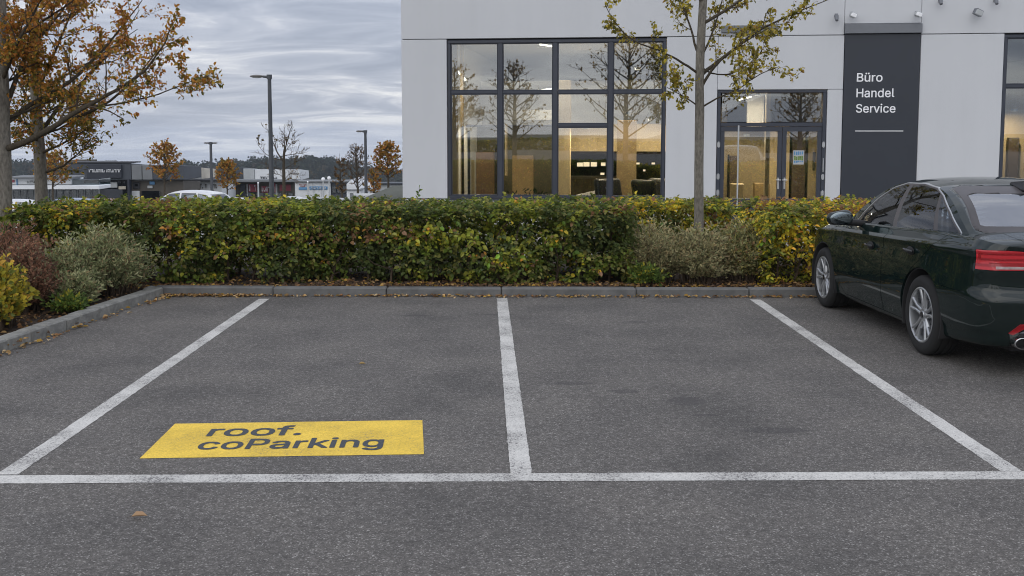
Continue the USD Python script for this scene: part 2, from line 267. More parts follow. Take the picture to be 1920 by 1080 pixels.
def fine_sheet(poly, step, z, amp, seed):
    x0, y0, x1, y1 = poly.bounds
    V, F = sheet(poly, 0.0)
    t = trimesh.Trimesh(V, F, process=True).subdivide_to_size(step, max_iter=12)
    v = np.array(t.vertices); v[:, 2] = z + amp * (meshkit.fbm(v * [2.2, 2.2, 0], 4, seed) - .5)
    return v, np.array(t.faces)
bv, bf = fine_sheet(bed.intersection(sg.box(-9.5, 2, 10, 15.2)), .22, .055, .07, 3)
put('planting_bed', (bv, bf), 'soil', smooth=True, label='dark soil of the planting bed between kerb and hedge', kind='structure')
put('building_forecourt', sheet(sg.box(-3.4, 15.2, 24, 24), -.02), 'paving', label='pale paved strip between the hedge and the white building', kind='structure')

# kerbs: single stones
kerb = thing('back_kerb', 'long straight grey kerb along the foot of the tall hedge', 'kerb', kind='structure')
kx = np.r_[-9.0 + 0 * np.arange(1)]
kb = lambda x: 12.04 - (x + 3.78) * .0288
joints = [-3.93, -2.56, -1.27, .03, 1.55, 2.82, 4.15, 5.45, 6.8, 8.1, 9.4]
rk = np.random.default_rng(5)
for a, b in zip(joints[:-1], joints[1:]):
    dz = rk.uniform(-.004, .004); dy = rk.uniform(-.005, .005)
    v, f = bbox(a + .004, b - .004, 0, .15, -.05, .098 + dz, .012)
    v[:, 1] += kb(v[:, 0]) + dy
    put('stone', (v, f), 'kerb_stone', kerb)
side = thing('side_kerb', 'curving old kerb of short stones beside the sage bushes', 'kerb', kind='structure')
ys_ = np.r_[12.02, 11.2, 10.55, 10.2, 9.95, 9.6, 9.35, 9.0, 8.5, 8.0, 7.5, 7.0, 6.5, 6.0, 5.5, 5.0, 4.4, 3.8]
for a, b in zip(ys_[:-1], ys_[1:]):
    dz = rk.uniform(-.006, .006)
    v, f = bbox(-.15, 0, b + .004, a - .004, -.05, .105 + dz, .014)
    c = np.clip((9.3 - v[:, 1]) / 3, 0, 2)
    v[:, 0] += KL(v[:, 1]) - .05 * c ** 2 + rk.uniform(-.004, .004)
    put('stone', (v, f), 'old_kerb_stone', side)
corner = bbox(-4.02, -3.935, 11.98, 12.2, -.05, .095, .012)
put('stone', corner, 'old_kerb_stone', side)

def strip(p, q, w, seed, z=.0035):
    """A painted line with slightly ragged edges."""
    p, q = np.array(p, float), np.array(q, float); n = max(int(np.linalg.norm(q - p) / .05), 2); r = np.random.default_rng(seed)
    d = (q - p) / np.linalg.norm(q - p); s = np.array([-d[1], d[0]]); t = np.linspace(0, 1, n)[:, None]
    c = p + (q - p) * t
    l = c + s * (w / 2 + r.normal(0, .0016, (n, 1))); rr = c - s * (w / 2 + r.normal(0, .0016, (n, 1)))
    V = np.c_[np.vstack([rr, l]), np.full(2 * n, z)]; i = np.arange(n - 1)
    return V, np.stack([i, i + 1, n + i + 1, n + i], 1)
for nm, p, q, lab in (('bay_line', (-2.615, 11.80), (-2.668, 5.672), 'white painted bay line left of the yellow marking'),
                      ('bay_line', (.036, 11.80), (.121, 5.530), 'white painted middle line between the two empty bays'),
                      ('bay_line', (2.845, 11.69), (2.805, 5.662), 'white painted bay line beside the dark green car'),
                      ('cross_line', (-2.74, 5.592), (2.90, 5.592), 'white painted line closing both bays across the front')):
    put(nm, strip(p, q, .118 if nm == 'bay_line' else .135, len(_used), .0040 if 'middle' in lab else .0020), 'white_road_paint', label=lab, category='road marking', kind='structure')

def text(s, h, stroke=0, depth=.002, sx=1.0):
    from PIL import Image, ImageDraw, ImageFont
    import glob
    from shapely import affinity, union_all
    font = ImageFont.truetype(glob.glob('/opt/blender-*/*/datafiles/fonts/Inter.woff2')[0], 96)
    x0, y0, x1, y1 = font.getbbox(s, anchor='ls', stroke_width=stroke)
    im = Image.new('L', (x1 - x0 + 8, y1 - y0 + 8)); ImageDraw.Draw(im).text((4 - x0, 4 - y0), s, 255, font, anchor='ls', stroke_width=stroke)
    on = np.pad(np.asarray(im) > 127, ((0, 0), (1, 1))).astype(np.int8)
    r, a = np.nonzero(np.diff(on, axis=1) == 1); b = np.nonzero(np.diff(on, axis=1) == -1)[1]
    g = union_all(sg.box(a, -r - 1, b, -r) if False else [sg.box(p, -q - 1, o, -q) for p, q, o in zip(a, r, b)]).buffer(.6).buffer(-.6).simplify(.7)
    k = h / 70.0
    return affinity.affine_transform(g, [k * sx, 0, 0, k, -4 * k * sx, (4 - y0) * k])
ml = thing('yellow_bay_marking', 'yellow painted rectangle with dark roof. coParking lettering on the asphalt', 'road marking', (-2.045, 5.952, 0))
ang = math.atan2(.06, 1.613)
quad = np.array([(-2.045, 5.952), (-.432, 6.012), (-.494, 6.745), (-2.063, 6.677)]) - [-2.045, 5.952]
put('paint', sheet(sg.Polygon(quad), .002), 'yellow_road_paint', ml)
def word(s, w, h, x, y, stroke):
    g = text(s, 1.0, stroke); x0, y0, x1, y1 = g.bounds
    v, f = sheet(g, 0.0); v = (v - [x0, 0, 0]) * [w / (x1 - x0), h, 1]
    v, f = move((v, f), (x + 2.045, y - 5.952, .0038), ang); return v, f
put('lettering', word('roof.', .575, .205, -1.79, 6.392, 2), 'slate_road_paint', ml)
put('lettering', word('coParking', 1.09, .196, -1.775, 6.117, 2), 'slate_road_paint', ml)

# ------------------------------------------------------------------ the white building
FA = .132
A0 = np.array([-2.0366, 22.6, 0.0]); FU = np.array([math.cos(FA), -math.sin(FA), 0]); FW = np.array([math.sin(FA), math.cos(FA), 0])
def wall_frame(p):
    q = np.asarray(p) - A0; return np.array([q @ FU, q @ FW, q[2]])
def from_wall(u, w, z): return A0 + FU * u + FW * w + np.array([0, 0, z])
bld = thing('office_building', 'white rendered office building with anthracite windows and glazed double door', 'building', A0, -FA)
G = .0035
def panel(u0, u1, z0, z1, t=0.0, nm='wall_panel', mat='white_render'):
    put(nm, bbox(u0 + G, u1 - G, t, .12, z0 + G, z1 - G, .006), mat, bld)
for a in ((0, 8.995, 3.783, 7.2), (8.995, 10.465, 3.995, 7.2), (10.465, 16.6, 3.783, 7.2), (0, .965, .455, 3.775), (5.50, 6.53, .455, 3.775), (6.53, 9.005, 2.705, 3.775), (8.70, 9.005, .455, 2.705), (10.47, 12.045, .455, 3.775), (15.4, 16.6, .455, 3.775)): panel(*a)
for a in ((.0, .965), (.965, 5.50), (5.50, 6.53), (8.70, 12.045), (12.045, 16.6)): panel(a[0], a[1], -1.2, .445, .012, 'plinth_panel')
put('wall_core', cat(box(.03, .93, .121, .34, -1.2, 7.1), box(.93, 5.54, .121, .34, 3.76, 7.1), box(5.54, 6.50, .121, .34, -1.2, 7.1), box(6.50, 8.73, .121, .34, 2.72, 7.1), box(8.73, 12.02, .121, .34, -1.2, 7.1),
    box(12.02, 15.43, .121, .34, 3.76, 7.1), box(15.43, 16.58, .121, .34, -1.2, 7.1), box(.93, 5.54, .121, .34, -1.2, .44), box(12.02, 15.43, .121, .34, -1.2, .44)), 'joint', bld)
put('side_wall', bbox(0.0, .029, .125, 18, -3.0, 7.2), 'white_render', bld); put('side_wall', bbox(16.6, 16.75, 0, 18, -3, 7.2), 'white_render', bld)
put('rear_wall', box(.03, 16.6, 17.8, 18, -3, 7.2), 'white_render', bld); put('roof', box(.03, 16.6, .345, 17.8, 7.0, 7.15), 'grey_metal', bld)
def bar(u0, u1, z0, z1, d0=.055, d1=.125): return bbox(u0, u1, d0, d1, z0, z1, .005)
def window(u0, u1, z0, z1, mull, trans, extra=(), top=.06):
    w = node('window', bld); fr = .062
    put('frame', cat(bar(u0, u1, z1 - fr, z1, .03), bar(u0, u1, z0, z0 + fr, .03), bar(u0, u0 + fr, z0 + fr, z1 - fr, .03), bar(u1 - fr, u1, z0 + fr, z1 - fr, .03)), 'anthracite', w)
    cols = [u0 + fr] + [m for m in mull] + [u1 - fr]
    for m in mull: put('mullion', bar(m - .048, m + .048, z0 + fr, z1 - fr, .042), 'anthracite', w)
    for a, b in zip(cols[:-1], cols[1:]):
        a2 = a + (.048 if a in mull else 0); b2 = b - (.048 if b in mull else 0)
        rows = [(z0 + fr, trans - .03), (trans + .03, z1 - fr)]
        put('transom', bar(a2, b2, trans - .03, trans + .03), 'anthracite', w)
        for e in extra:
            if a <= e[0] <= b:
                put('transom', bar(a2, b2, e[1] - .03, e[1] + .03), 'anthracite', w); rows = [(z0 + fr, e[1] - .03), (e[1] + .03, trans - .03), rows[1]]
        for c, d in rows:
            put('sash', cat(bar(a2, b2, c, c + .022, .062, .11), bar(a2, b2, d - .022, d, .062, .11), bar(a2, a2 + .022, c + .022, d - .022, .062, .11), bar(b2 - .022, b2, c + .022, d - .022, .062, .11)), 'anthracite', w)
            tl = RNG.normal(0, .0016); g = box(a2 + .02, b2 - .02, .084, .092, c + .02, d - .02); g[0][:, 1] += tl * (g[0][:, 0] - a2) + RNG.normal(0, .0012) * (g[0][:, 2] - c)
            put('glass_pane', g, 'window_glass', w)
    put('sill', bbox(u0 - .02, u1 + .02, -.03, .05, z0 - .035, z0 - .003, .004), 'anthracite', w)
window(.975, 5.495, .46, 3.755, (2.083, 3.230, 4.370), 2.680, ((3.8, 1.99),))
window(12.05, 15.40, .46, 3.755, (13.2, 14.3), 2.757)
d = node('entrance', bld)
put('frame', cat(bar(6.535, 8.695, 2.645, 2.70, .02), bar(6.535, 6.605, -.6, 2.645, .02), bar(8.625, 8.695, -.6, 2.645, .02), bar(6.605, 8.625, 1.965, 2.045, .03)), 'anthracite', d)
put('transom_pane', box(6.63, 8.60, .08, .088, 2.06, 2.63), 'window_glass', d)
for a, b, h in ((6.607, 7.84, 7.78), (7.846, 8.623, 7.905)):
    st = .085
    put('door_leaf', cat(bar(a, b, 1.865, 1.962, .04), bar(a, b, -.58, .50, .04), bar(a, a + st, .50, 1.865, .04), bar(b - st, b, .50, 1.865, .04)), 'anthracite', d)
    put('door_pane', box(a + st - .01, b - st + .01, .075, .083, .49, 1.875), 'window_glass', d)
    hm = cat(bbox(h - .012, h + .012, -.01, .045, .86, .90, .003), tube([(h - .05, -.012, .885), (h + .05, -.012, .885)], .009, 8), bbox(h - .018, h + .018, .034, .041, .70, .93, .003))
    put('door_handle', hm, 'bright_metal', d)
for u in (6.575, 8.655):
    for z in (1.60, .95, .62): put('hinge', cat(lathe([(0, -.05), (.014, -.05), (.014, .05), (0, .05)], 10, 'z') if False else tube([(u, .012, z - .06), (u, .012, z + .06)], .016, 10), bbox(u - .03, u + .03, .012, .022, z - .045, z + .045, .003)), 'bright_metal', d)
put('pull_bar', tube([(8.655, .0, 1.05), (8.655, .0, 1.33)], .013, 10), 'bright_metal', d)
put('canopy_box', bbox(6.58, 7.70, -.07, -.002, 3.85, 3.985, .006), 'hall_grey', bld)
# room behind the glass
rm = node('showroom', bld)
put('floor', box(.35, 16.5, .35, 15, -.62, -.5), 'room_floor', rm)
put('ceiling', box(.35, 16.5, .345, 15, 4.05, 4.2), 'room_white', rm)
put('partition', box(.35, .45, .36, 15, -.5, 4.05), 'room_white', rm)
def aw(px, py, dep):
    """Wall coordinates of the point that lies this deep behind the facade on a sight line of the photograph."""
    d = (px - 960) / 2000 * _R - (py - 433.5) / 2000 * _U + _F; o = np.array([0, 0, EYE])
    return wall_frame(o + d * (((A0 - o) @ FW + dep) / (d @ FW)))
def iw(px0, px1, py0, py1, dep, thick=.15):
    """A block inside the room: photo rectangle surveyed at a depth behind the glass."""
    p, q = aw(px0, py1, dep), aw(px1, py0, dep)
    return bbox(min(p[0], q[0]), max(p[0], q[0]), dep, dep + thick, min(p[2], q[2]), max(p[2], q[2]), .01)
put('rear_partition', iw(840, 1046, 236, 420, 7.5), 'olive_wall', rm)
put('upper_wall', iw(840, 1300, 150, 235, 8.2), 'room_white', rm)
put('bulkhead', iw(1068, 1262, 232, 284, 5.0, 2.0), 'oak_panel', rm)
put('dark_ceiling', iw(1046, 1300, 284, 289, 5.2, 6.0), 'room_brown', rm)
put('far_wall', iw(1040, 1300, 260, 430, 11.0), 'room_brown', rm)
put('column', iw(1046, 1070, 150, 440, 4.0, .3), 'oak_panel', rm); put('column', iw(1155, 1194, 225, 440, 3.4, .35), 'counter_wood', rm)
put('timber_post', iw(846, 857, 60, 440, 1.0, .12), 'oak_panel', rm); put('timber_post', iw(864, 868, 60, 440, 2.4, .12), 'oak_panel', rm); put('timber_post', iw(947, 951, 232, 330, 5.0, .1), 'oak_panel', rm); put('steel_post', iw(866, 869, 236, 440, 1.6, .06), 'black_leather', rm); put('steel_post', iw(877, 881, 245, 440, 2.0, .06), 'anthracite', rm); put('timber_post', iw(884, 889, 300, 440, 2.4, .08), 'oak_panel', rm); put('side_panel', iw(893, 926, 285, 440, 6.0), 'walnut_panel', rm); put('side_panel', iw(928, 931, 270, 440, 5.6), 'black_leather', rm); put('side_panel', iw(960, 1000, 292, 440, 6.2), 'counter_wood', rm); put('beam', iw(846, 945, 234, 238, 5.6, .2), 'anthracite', rm); put('soffit', iw(945, 1042, 206, 226, 7.0, .3), 'grey_cloth', rm)
put('window_slot', iw(884, 891, 182, 224, 8.0, .1), 'white_letters', rm)
# behind the entrance
put('lobby_wall', iw(1330, 1440, 236, 440, 5.5), 'tan_board', rm); put('lobby_wall', iw(1440, 1482, 236, 440, 5.5), 'oak_panel', rm); put('lobby_wall', iw(1482, 1512, 236, 440, 5.5), 'room_brown', rm); put('lobby_wall', iw(1512, 1560, 236, 440, 5.5), 'tan_board', rm); put('wall_opening', iw(1366, 1382, 292, 440, 5.3, .1), 'room_brown', rm); put('service_desk', iw(1370, 1395, 345, 440, 4.2, .5), 'oak_panel', rm); put('service_desk', iw(1414, 1444, 344, 440, 4.6, .5), 'counter_wood', rm); put('lobby_wall', iw(1432, 1446, 150, 440, 3.2, .3), 'oak_panel', rm); put('lobby_wall', iw(1400, 1434, 150, 240, 5.0), 'room_white', rm)
put('lobby_wall', iw(1346, 1364, 200, 240, 3.0), 'oak_panel', rm); put('door_post', iw(1362, 1368, 290, 440, 2.5, .08), 'black_leather', rm)
put('wall_slot', iw(1524, 1530, 285, 320, 5.3, .1), 'black_leather', rm)
put('lobby_wall', iw(1862, 2000, 165, 440, 5.0), 'oak_panel', rm); put('wall_opening', iw(1884, 1912, 258, 440, 4.8, .15), 'room_brown', rm)
put('dividing_wall', box(6.05, 6.15, .36, 15, -.5, 4.05), 'room_white', rm); put('dividing_wall', box(9.6, 9.7, .36, 15, -.5, 4.05), 'room_white', rm)

def lamp_at(px, py, dep, r, power, label, group, lit=True, z=None):
    p = from_wall(*aw(px, py, dep)); t = thing('ceiling_spot', label, 'ceiling lamp', p, -FA, group)
    put('housing', lathe([(0, .05), (r + .025, .05), (r + .025, -.012), (r, -.012), (r, .01), (0, .01)], 20, 'z'), 'bright_metal', t)
    put('bulb', lathe([(0, .004), (r - .003, .004), (r - .003, -.006), (0, -.006)], 20, 'z'), 'lamp_glow', t)
    if lit:
        l = UsdLux.DiskLight.Define(stage, t + '/lamp_light'); l.CreateRadiusAttr(r); l.CreateIntensityAttr(power); l.CreateColorAttr(Gf.Vec3f(1, .80, .55)); l.AddTranslateOp().Set(Gf.Vec3d(0, 0, -.02)); l.CreateNormalizeAttr(True)
SP = 'warm ceiling spots seen through the windows'
for i, (px, py, dep, r, lab) in enumerate(((1217, 226, 3.9, .05, 'lit round ceiling spot above the wood bulkhead in the fourth window bay'), (1147, 123, 3.0, .05, 'lit ceiling spot at the left edge of the upper fourth pane'),
        (1195, 130, 3.4, .06, 'brighter ceiling spot in the middle of the upper fourth pane'), (1100, 240, 3.9, .05, 'ceiling spot washing the wood bulkhead in the third window bay'),
        (853, 124, 1.6, .05, 'lit spot beside the timber post in the upper first pane'), (900, 233, 5.0, .05, 'small lit spot low in the first window bay'),
        (1420, 178, 4.2, .06, 'spot washing the white wall above the entrance'), (1400, 255, 4.2, .05, 'spot over the lobby behind the wide door leaf'), (1512, 262, 4.0, .05, 'spot behind the narrow door leaf'), (1902, 208, 4.2, .05, 'warm spot inside the window past the sign'), (1178, 214, 2.5, .05, 'spot lighting the grey column in the fourth window bay'))):
    lamp_at(px, py, dep, r, (9, 5, 6, 8, 5, 6, 6, 8.0, 6, 10, 8)[i], lab, SP)
for px0, px1, py0, py1, dep, lab in ((853, 873, 128, 150, 3.0, 'slanting strip lamp on the ceiling behind the upper first pane'), (1010, 1034, 166, 169, 6.0, 'thin strip lamp above the second bay transom'), (1046, 1070, 166, 169, 6.0, 'thin strip lamp above the third bay transom'), (1012, 1038, 83, 87, 3.0, 'strip lamp at the top of the second bay'), (1385, 1408, 181, 187, 3.4, 'strip lamp in the pane above the entrance')):
    p, q = from_wall(*aw(px0, py0 if px0 in (853, 1012) else py1, dep)), from_wall(*aw(px1, py1 if px0 in (853, 1012) else py0, dep + .6)); t = thing('strip_lamp', lab, 'ceiling lamp', p, 0)
    q = q - p
    l = UsdLux.RectLight.Define(stage, t + '/lamp_light'); l.CreateWidthAttr(.5); l.CreateHeightAttr(.12); l.CreateIntensityAttr(4.5); l.CreateNormalizeAttr(True); l.CreateColorAttr(Gf.Vec3f(1, .86, .66)); l.AddTranslateOp().Set(Gf.Vec3d(*(q / 2 - [0, 0, .05])))
    put('tube', tube([(0, 0, 0), q], .022, 8), 'strip_glow', t); put('fitting', tube([(0, 0, .035), q + [0, 0, .035]], .03, 6), 'bright_metal', t)
for k, (px0, px1, py0, py1) in enumerate(((1082, 1093, 305, 312), (1094, 1105, 304, 312), (1108, 1119, 304, 312), (1127, 1135, 305, 311), (1126, 1133, 324, 328), (1193, 1199, 305, 308), (1222, 1228, 305, 308), (1206, 1210, 318, 321), (1200, 1204, 275, 278), (1217, 1221, 285, 288), (1223, 1227, 281, 283))):
    t = thing('shelf_light', ('wide glowing shelf light, first from the wood column', 'glowing shelf light, second from the wood column', 'glowing shelf light, third from the wood column', 'glowing shelf light at the mullion', 'small light under the shelf row by the mullion', 'tiny light beside the grey column',
               'small light in the dark bay by the window end', 'low tiny light in the dark bay', 'tiny light high beside the grey column', 'tiny ceiling light in the dark bay', 'upper tiny light in the dark bay')[k], 'lamp', from_wall(*aw((px0 + px1) / 2, (py0 + py1) / 2, 10.2)), -FA)
    wd = (px1 - px0) * 32.5 / 2000; hd = (py1 - py0) * 32.5 / 2000
    put('glow_panel', bbox(-wd / 2, wd / 2, -.02, .0, -hd / 2, hd / 2, .004), 'shelf_glow', t); put('back_box', bbox(-wd / 2 - .01, wd / 2 + .01, .001, .05, -hd / 2 - .01, hd / 2 + .01, .004), 'bright_metal', t)

# furniture in the showroom
def rounded(x0, x1, y0, y1, z0, z1, r):
    return mm(m3.Manifold.batch_hull([m3.Manifold.sphere(r, 12).translate((x, y, z)) for x in (x0 + r, x1 - r) for y in (y0 + r, y1 - r) for z in (z0 + r, z1 - r)]))
def armchair(px, dep, rz, label):
    p = from_wall(*aw(px, 300, dep)); t = thing('armchair', label, 'armchair', (p[0], p[1], -.5), rz, 'dark armchairs inside the showroom')
    put('seat', rounded(-.36, .36, -.36, .36, .35, .62, .07), 'black_leather', t)
    b = rounded(-.36, .36, .28, .46, .45, 1.32, .08); b[0][:, 1] += (b[0][:, 2] - .45) * .2; put('backrest', b, 'black_leather', t)
    for s in (-1, 1): put('armrest', rounded(*(sorted((s * .34, s * .48))), -.36, .40, .4, .86, .055), 'black_leather', t)
    for sx in (-1, 1):
        for sy in (-1, 1): put('leg', tube([(sx * .3, sy * .3, 0), (sx * .27, sy * .27, .38)], .02, 8), 'bright_metal', t)
armchair(1168, 1.5, .6, 'wide dark armchair in front of the grey column'); armchair(1208, 1.7, -.9, 'dark armchair turned sideways right of the grey column'); armchair(1240, 1.6, 2.2, 'dark armchair at the end of the fourth window bay')
def chair_stand(): pass
p = at(1112, 300, 24.6); t = thing('display_table', 'table under a pale grey cloth in the third window bay', 'table', (p[0], p[1], -.5), -.2)
cl = trimesh.creation.box((1.0, .9, .02)).subdivide().subdivide().subdivide(); v = np.array(cl.vertices); v[:, 2] += .98 + .28 * v[:, 0] - .5 * np.maximum(np.abs(v[:, 1]) - .3, 0) + .03 * np.sin(v[:, 0] * 14) * np.sin(v[:, 1] * 9)
put('cloth', (v, cl.faces), 'grey_cloth', t, smooth=True)
for sx in (-.3, .3):
    for sy in (-.25, .25): put('leg', tube([(sx, sy, 0), (sx, sy, .84 + .28 * sx)], .025, 8), 'bright_metal', t)
p = at(1110, 300, 31.0); t = thing('counter', 'wooden counter at the back of the showroom', 'counter', (p[0], p[1], -.5), -FA)
put('counter_top', bbox(-.9, 1.1, -.3, .3, 1.02, 1.08), 'oak_panel', t)
for k in range(9): put('front_board', bbox(-.88 + k * .218, -.88 + k * .218 + .212, -.26, -.22, 0, 1.018, .006), 'counter_wood', t)
def pot_plant(px, dep, h, label):
    p = from_wall(*aw(px, 300, dep)); t = thing('pot_plant', label, 'plant', (p[0], p[1], -.5), 0)
    put('pot', lathe([(0, 0), (.14, 0), (.2, .4), (.18, .4), (.17, .36), (0, .36)], 20, 'z'), 'black_leather', t)
    r = np.random.default_rng(int(px)); n = 170; base = np.array([0, 0, .36]); D = unit(np.c_[r.normal(0, .6, (n, 2)), r.uniform(.5, 1.2, n)]); L = r.uniform(.2, 1, n) * h
    put('foliage', (lambda a: (a[0], a[1]))(lf := leaves(base + D * L[:, None], unit(D + r.normal(0, .5, (n, 3))), unit(r.normal(0, 1, (n, 3)) + [0, -.5, .7]), r.uniform(.08, .16, n), r.uniform(.03, .06, n), np.array([.02, .04, .015]) * r.uniform(.6, 1.5, (n, 1)))), 'leaf', t, tint=lf[2], kind='stuff')
def leaves(P, D, N, L, W, C, fold=.28):
    """Folded hexagonal leaves: base P, tip direction D, facing N, length L, width W, colour C."""
    S = unit(np.cross(D, N)); N = unit(np.cross(S, D)); L = np.asarray(L)[:, None]; W = np.asarray(W)[:, None]
    V = np.stack([P, P + D * L * .30 + S * W * .48 + N * W * fold, P + D * L * .70 + S * W * .42 + N * W * fold * .8, P + D * L - N * L * .06,
                  P + D * L * .70 - S * W * .42 + N * W * fold * .8, P + D * L * .30 - S * W * .48 + N * W * fold], 1)
    n = len(P); k = np.arange(n)[:, None, None] * 6
    F = (np.array([[0, 1, 2], [0, 2, 3], [0, 3, 4], [0, 4, 5]])[None] + k).reshape(-1, 3)
    return V.reshape(-1, 3), F, np.repeat(C, 6, 0)
pot_plant(985, 1.6, .75, 'dark leafy plant in a black pot behind the second window bay'); pot_plant(1024, 1.5, .62, 'smaller dark pot plant next to the middle mullion')

# sign, lamps on the wall, poster
sgn = thing('wall_sign', 'tall dark slate sign panel reading Büro Handel Service on the white wall', 'sign', from_wall(9.01, -.02, 0), -FA)
put('sign_panel', bbox(0, 1.452, 0, .10, .45, 3.79, .006), 'sign_slate', sgn); put('cap_flashing', bbox(-.012, 1.464, -.06, .10, 3.80, 3.985, .006), 'grey_metal', sgn)
for s, z, w in (('Büro', 2.856, .494), ('Handel', 2.549, .731), ('Service', 2.243, .763)):
    g = text(s, 1.0, 1); x0, _, x1, _ = g.bounds
    v, f = plate(g, 0, 1); v = (v - [x0, 0, 0]) * [w / (x1 - x0), .166, .006]; v = np.stack([v[:, 0] + .25, -.001 - v[:, 2], v[:, 1] + z], 1)
    put('lettering', (v, f[:, ::1]), 'white_letters', sgn)
put('underline', bbox(.247, 1.175, -.005, -.001, 1.868, 1.882, .001), 'white_letters', sgn)
FL = 'small floodlights on the white wall'
for u, z, k, lab in ((8.832, 4.12, 0, 'small dark floodlight at the branch tips, left of the sign top'), (9.13, 4.15, 1, 'pale box lamp over the left corner of the sign'), (10.365, 4.15, 1, 'pale box lamp over the right corner of the sign'),
                     (11.482, 4.17, 2, 'grey box floodlight above the plain white wall'), (10.80, 4.41, 0, 'round dark floodlight at the top edge above the plain wall'), (11.835, 4.40, 0, 'round dark floodlight at the top edge nearest the far window')):
    t = thing('floodlight', lab, 'lamp', from_wall(u, 0, z), -FA, FL)
    put('bracket', cat(bbox(-.03, .03, -.012, -.002, -.02, .08, .003), tube([(0, -.01, .05), (.0, -.08, .06), (.0, -.14, .01)], .010, 8)), 'grey_metal', t)
    if k == 0:
        h = lathe([(0, -.07), (.03, -.07), (.045, .05), (.04, .07), (0, .06)], 16); h = (h[0] @ trimesh.transformations.rotation_matrix(.9, [1, 0, 0])[:3, :3].T + [-.02, -.15, -.02], h[1]); put('lamp_body', h, 'grey_metal', t)
    else:
        s = .06 if k == 1 else .08
        h = bbox(-s, s, -.06, .06, -s * .75, s * .75, .012); h = (h[0] @ trimesh.transformations.rotation_matrix(.5, [0, 1, .6])[:3, :3].T + [0, -.16, 0], h[1]); put('lamp_body', h, 'hall_light' if k == 1 else 'grey_metal', t); put('lens', (h[0] * [.8, .3, .8] + [0, -.18, -.01], h[1]), 'white_letters' if k == 1 else 'hall_light', t)
po = thing('door_poster', 'small green and blue poster stuck on the narrow door leaf', 'poster', from_wall(8.07, .068, 1.20), -FA)
put('sheet', box(0, .215, 0, .002, 0, .285), 'hall_light', po)
rp = np.random.default_rng(3)
for k, (c, z0, z1) in enumerate((('poster_blue', .19, .25), ('poster_green', .08, .16), ('poster_blue', .03, .06))):
    if c == 'poster_green' and 'poster_green' not in LOOK: plain('poster_green', (.15, .22, .06), .6, var=.5, scale=40)
    for q in range(5): a = .015 + q * .038; put('print_patch', box(a, a + rp.uniform(.02, .035), -.0025, -.001, z0 + rp.uniform(0, .02), z1 + rp.uniform(0, .02)), c, po)
mp_ = at(1385, 235, 18.6); t = thing('metal_pole', 'thin pale metal pole standing in front of the glazed entrance', 'pole', (mp_[0], mp_[1], -.05))
put('shaft', tube([(0, 0, 0), (0, 0, mp_[2] + .05)], .013, 10), 'hall_light', t); put('base_plate', bbox(-.08, .08, -.08, .08, 0, .012, .003), 'grey_metal', t)
# ------------------------------------------------------------------ hedges and shrubs
PAL = {k: np.array(v) * 2.6 for k, v in dict(green=(.050, .068, .010), deep=(.030, .040, .010), lime=(.120, .128, .016), yellow=(.27, .205, .018), brown=(.105, .058, .028), orange=(.27, .125, .02), rust=(.13, .05, .022), olive=(.09, .085, .022)).items()}
ORDER = ['deep', 'olive', 'green', 'lime', 'yellow', 'orange', 'brown']
def mixpal(w, P):
    """Rows of weights over palette names -> one colour a row; neighbours tend to share a colour."""
    names = [n for n in ORDER if n in w]; N = len(P); W = np.stack([np.broadcast_to(w[n], N) for n in names], 1); W = np.maximum(W, 1e-6); W = W / W.sum(1, keepdims=True)
    f = meshkit.fbm(P * 3.1, 3, 19); f = f.argsort().argsort() / N; u = np.clip(np.abs(f + RNG.normal(0, .17, N)), 0, .9999); u = np.where(u > .999, RNG.random(N), u)
    k = (np.cumsum(W, 1) < u[:, None]).sum(1).clip(0, len(names) - 1)
    return np.stack([PAL[n] for n in names])[k] * RNG.uniform(.7, 1.3, (N, 1)) * RNG.uniform(.93, 1.07, (N, 3))
def shoots(base, out, per, length, droop, size, seed):
    """Short leafy shoots: returns leaf positions, directions, normals."""
    r = np.random.default_rng(seed); n = len(base)
    d = unit(out + r.normal(0, .55, (n, 3)) + [0, 0, -droop]); ln = length * r.uniform(.6, 1.3, n)
    t = (np.arange(per) + .5) / per
    P = base[:, None] + d[:, None] * (ln[:, None, None] * t[None, :, None]); P[..., 2] -= (t ** 2)[None] * ln[:, None] * .25
    s = unit(np.cross(d, np.array([0, 0, 1.0]) + r.normal(0, .2, (n, 3))))
    sg_ = np.where(np.arange(per) % 2 == 0, 1.0, -1.0)
    D = unit(d[:, None] * .65 + s[:, None] * sg_[None, :, None] * .75 + r.normal(0, .25, (n, per, 3)) + [0, 0, -.25])
    N = unit(out[:, None] * .6 + r.normal(0, .38, (n, per, 3)) + [0, 0, .85])
    return P.reshape(-1, 3), D.reshape(-1, 3), N.reshape(-1, 3)
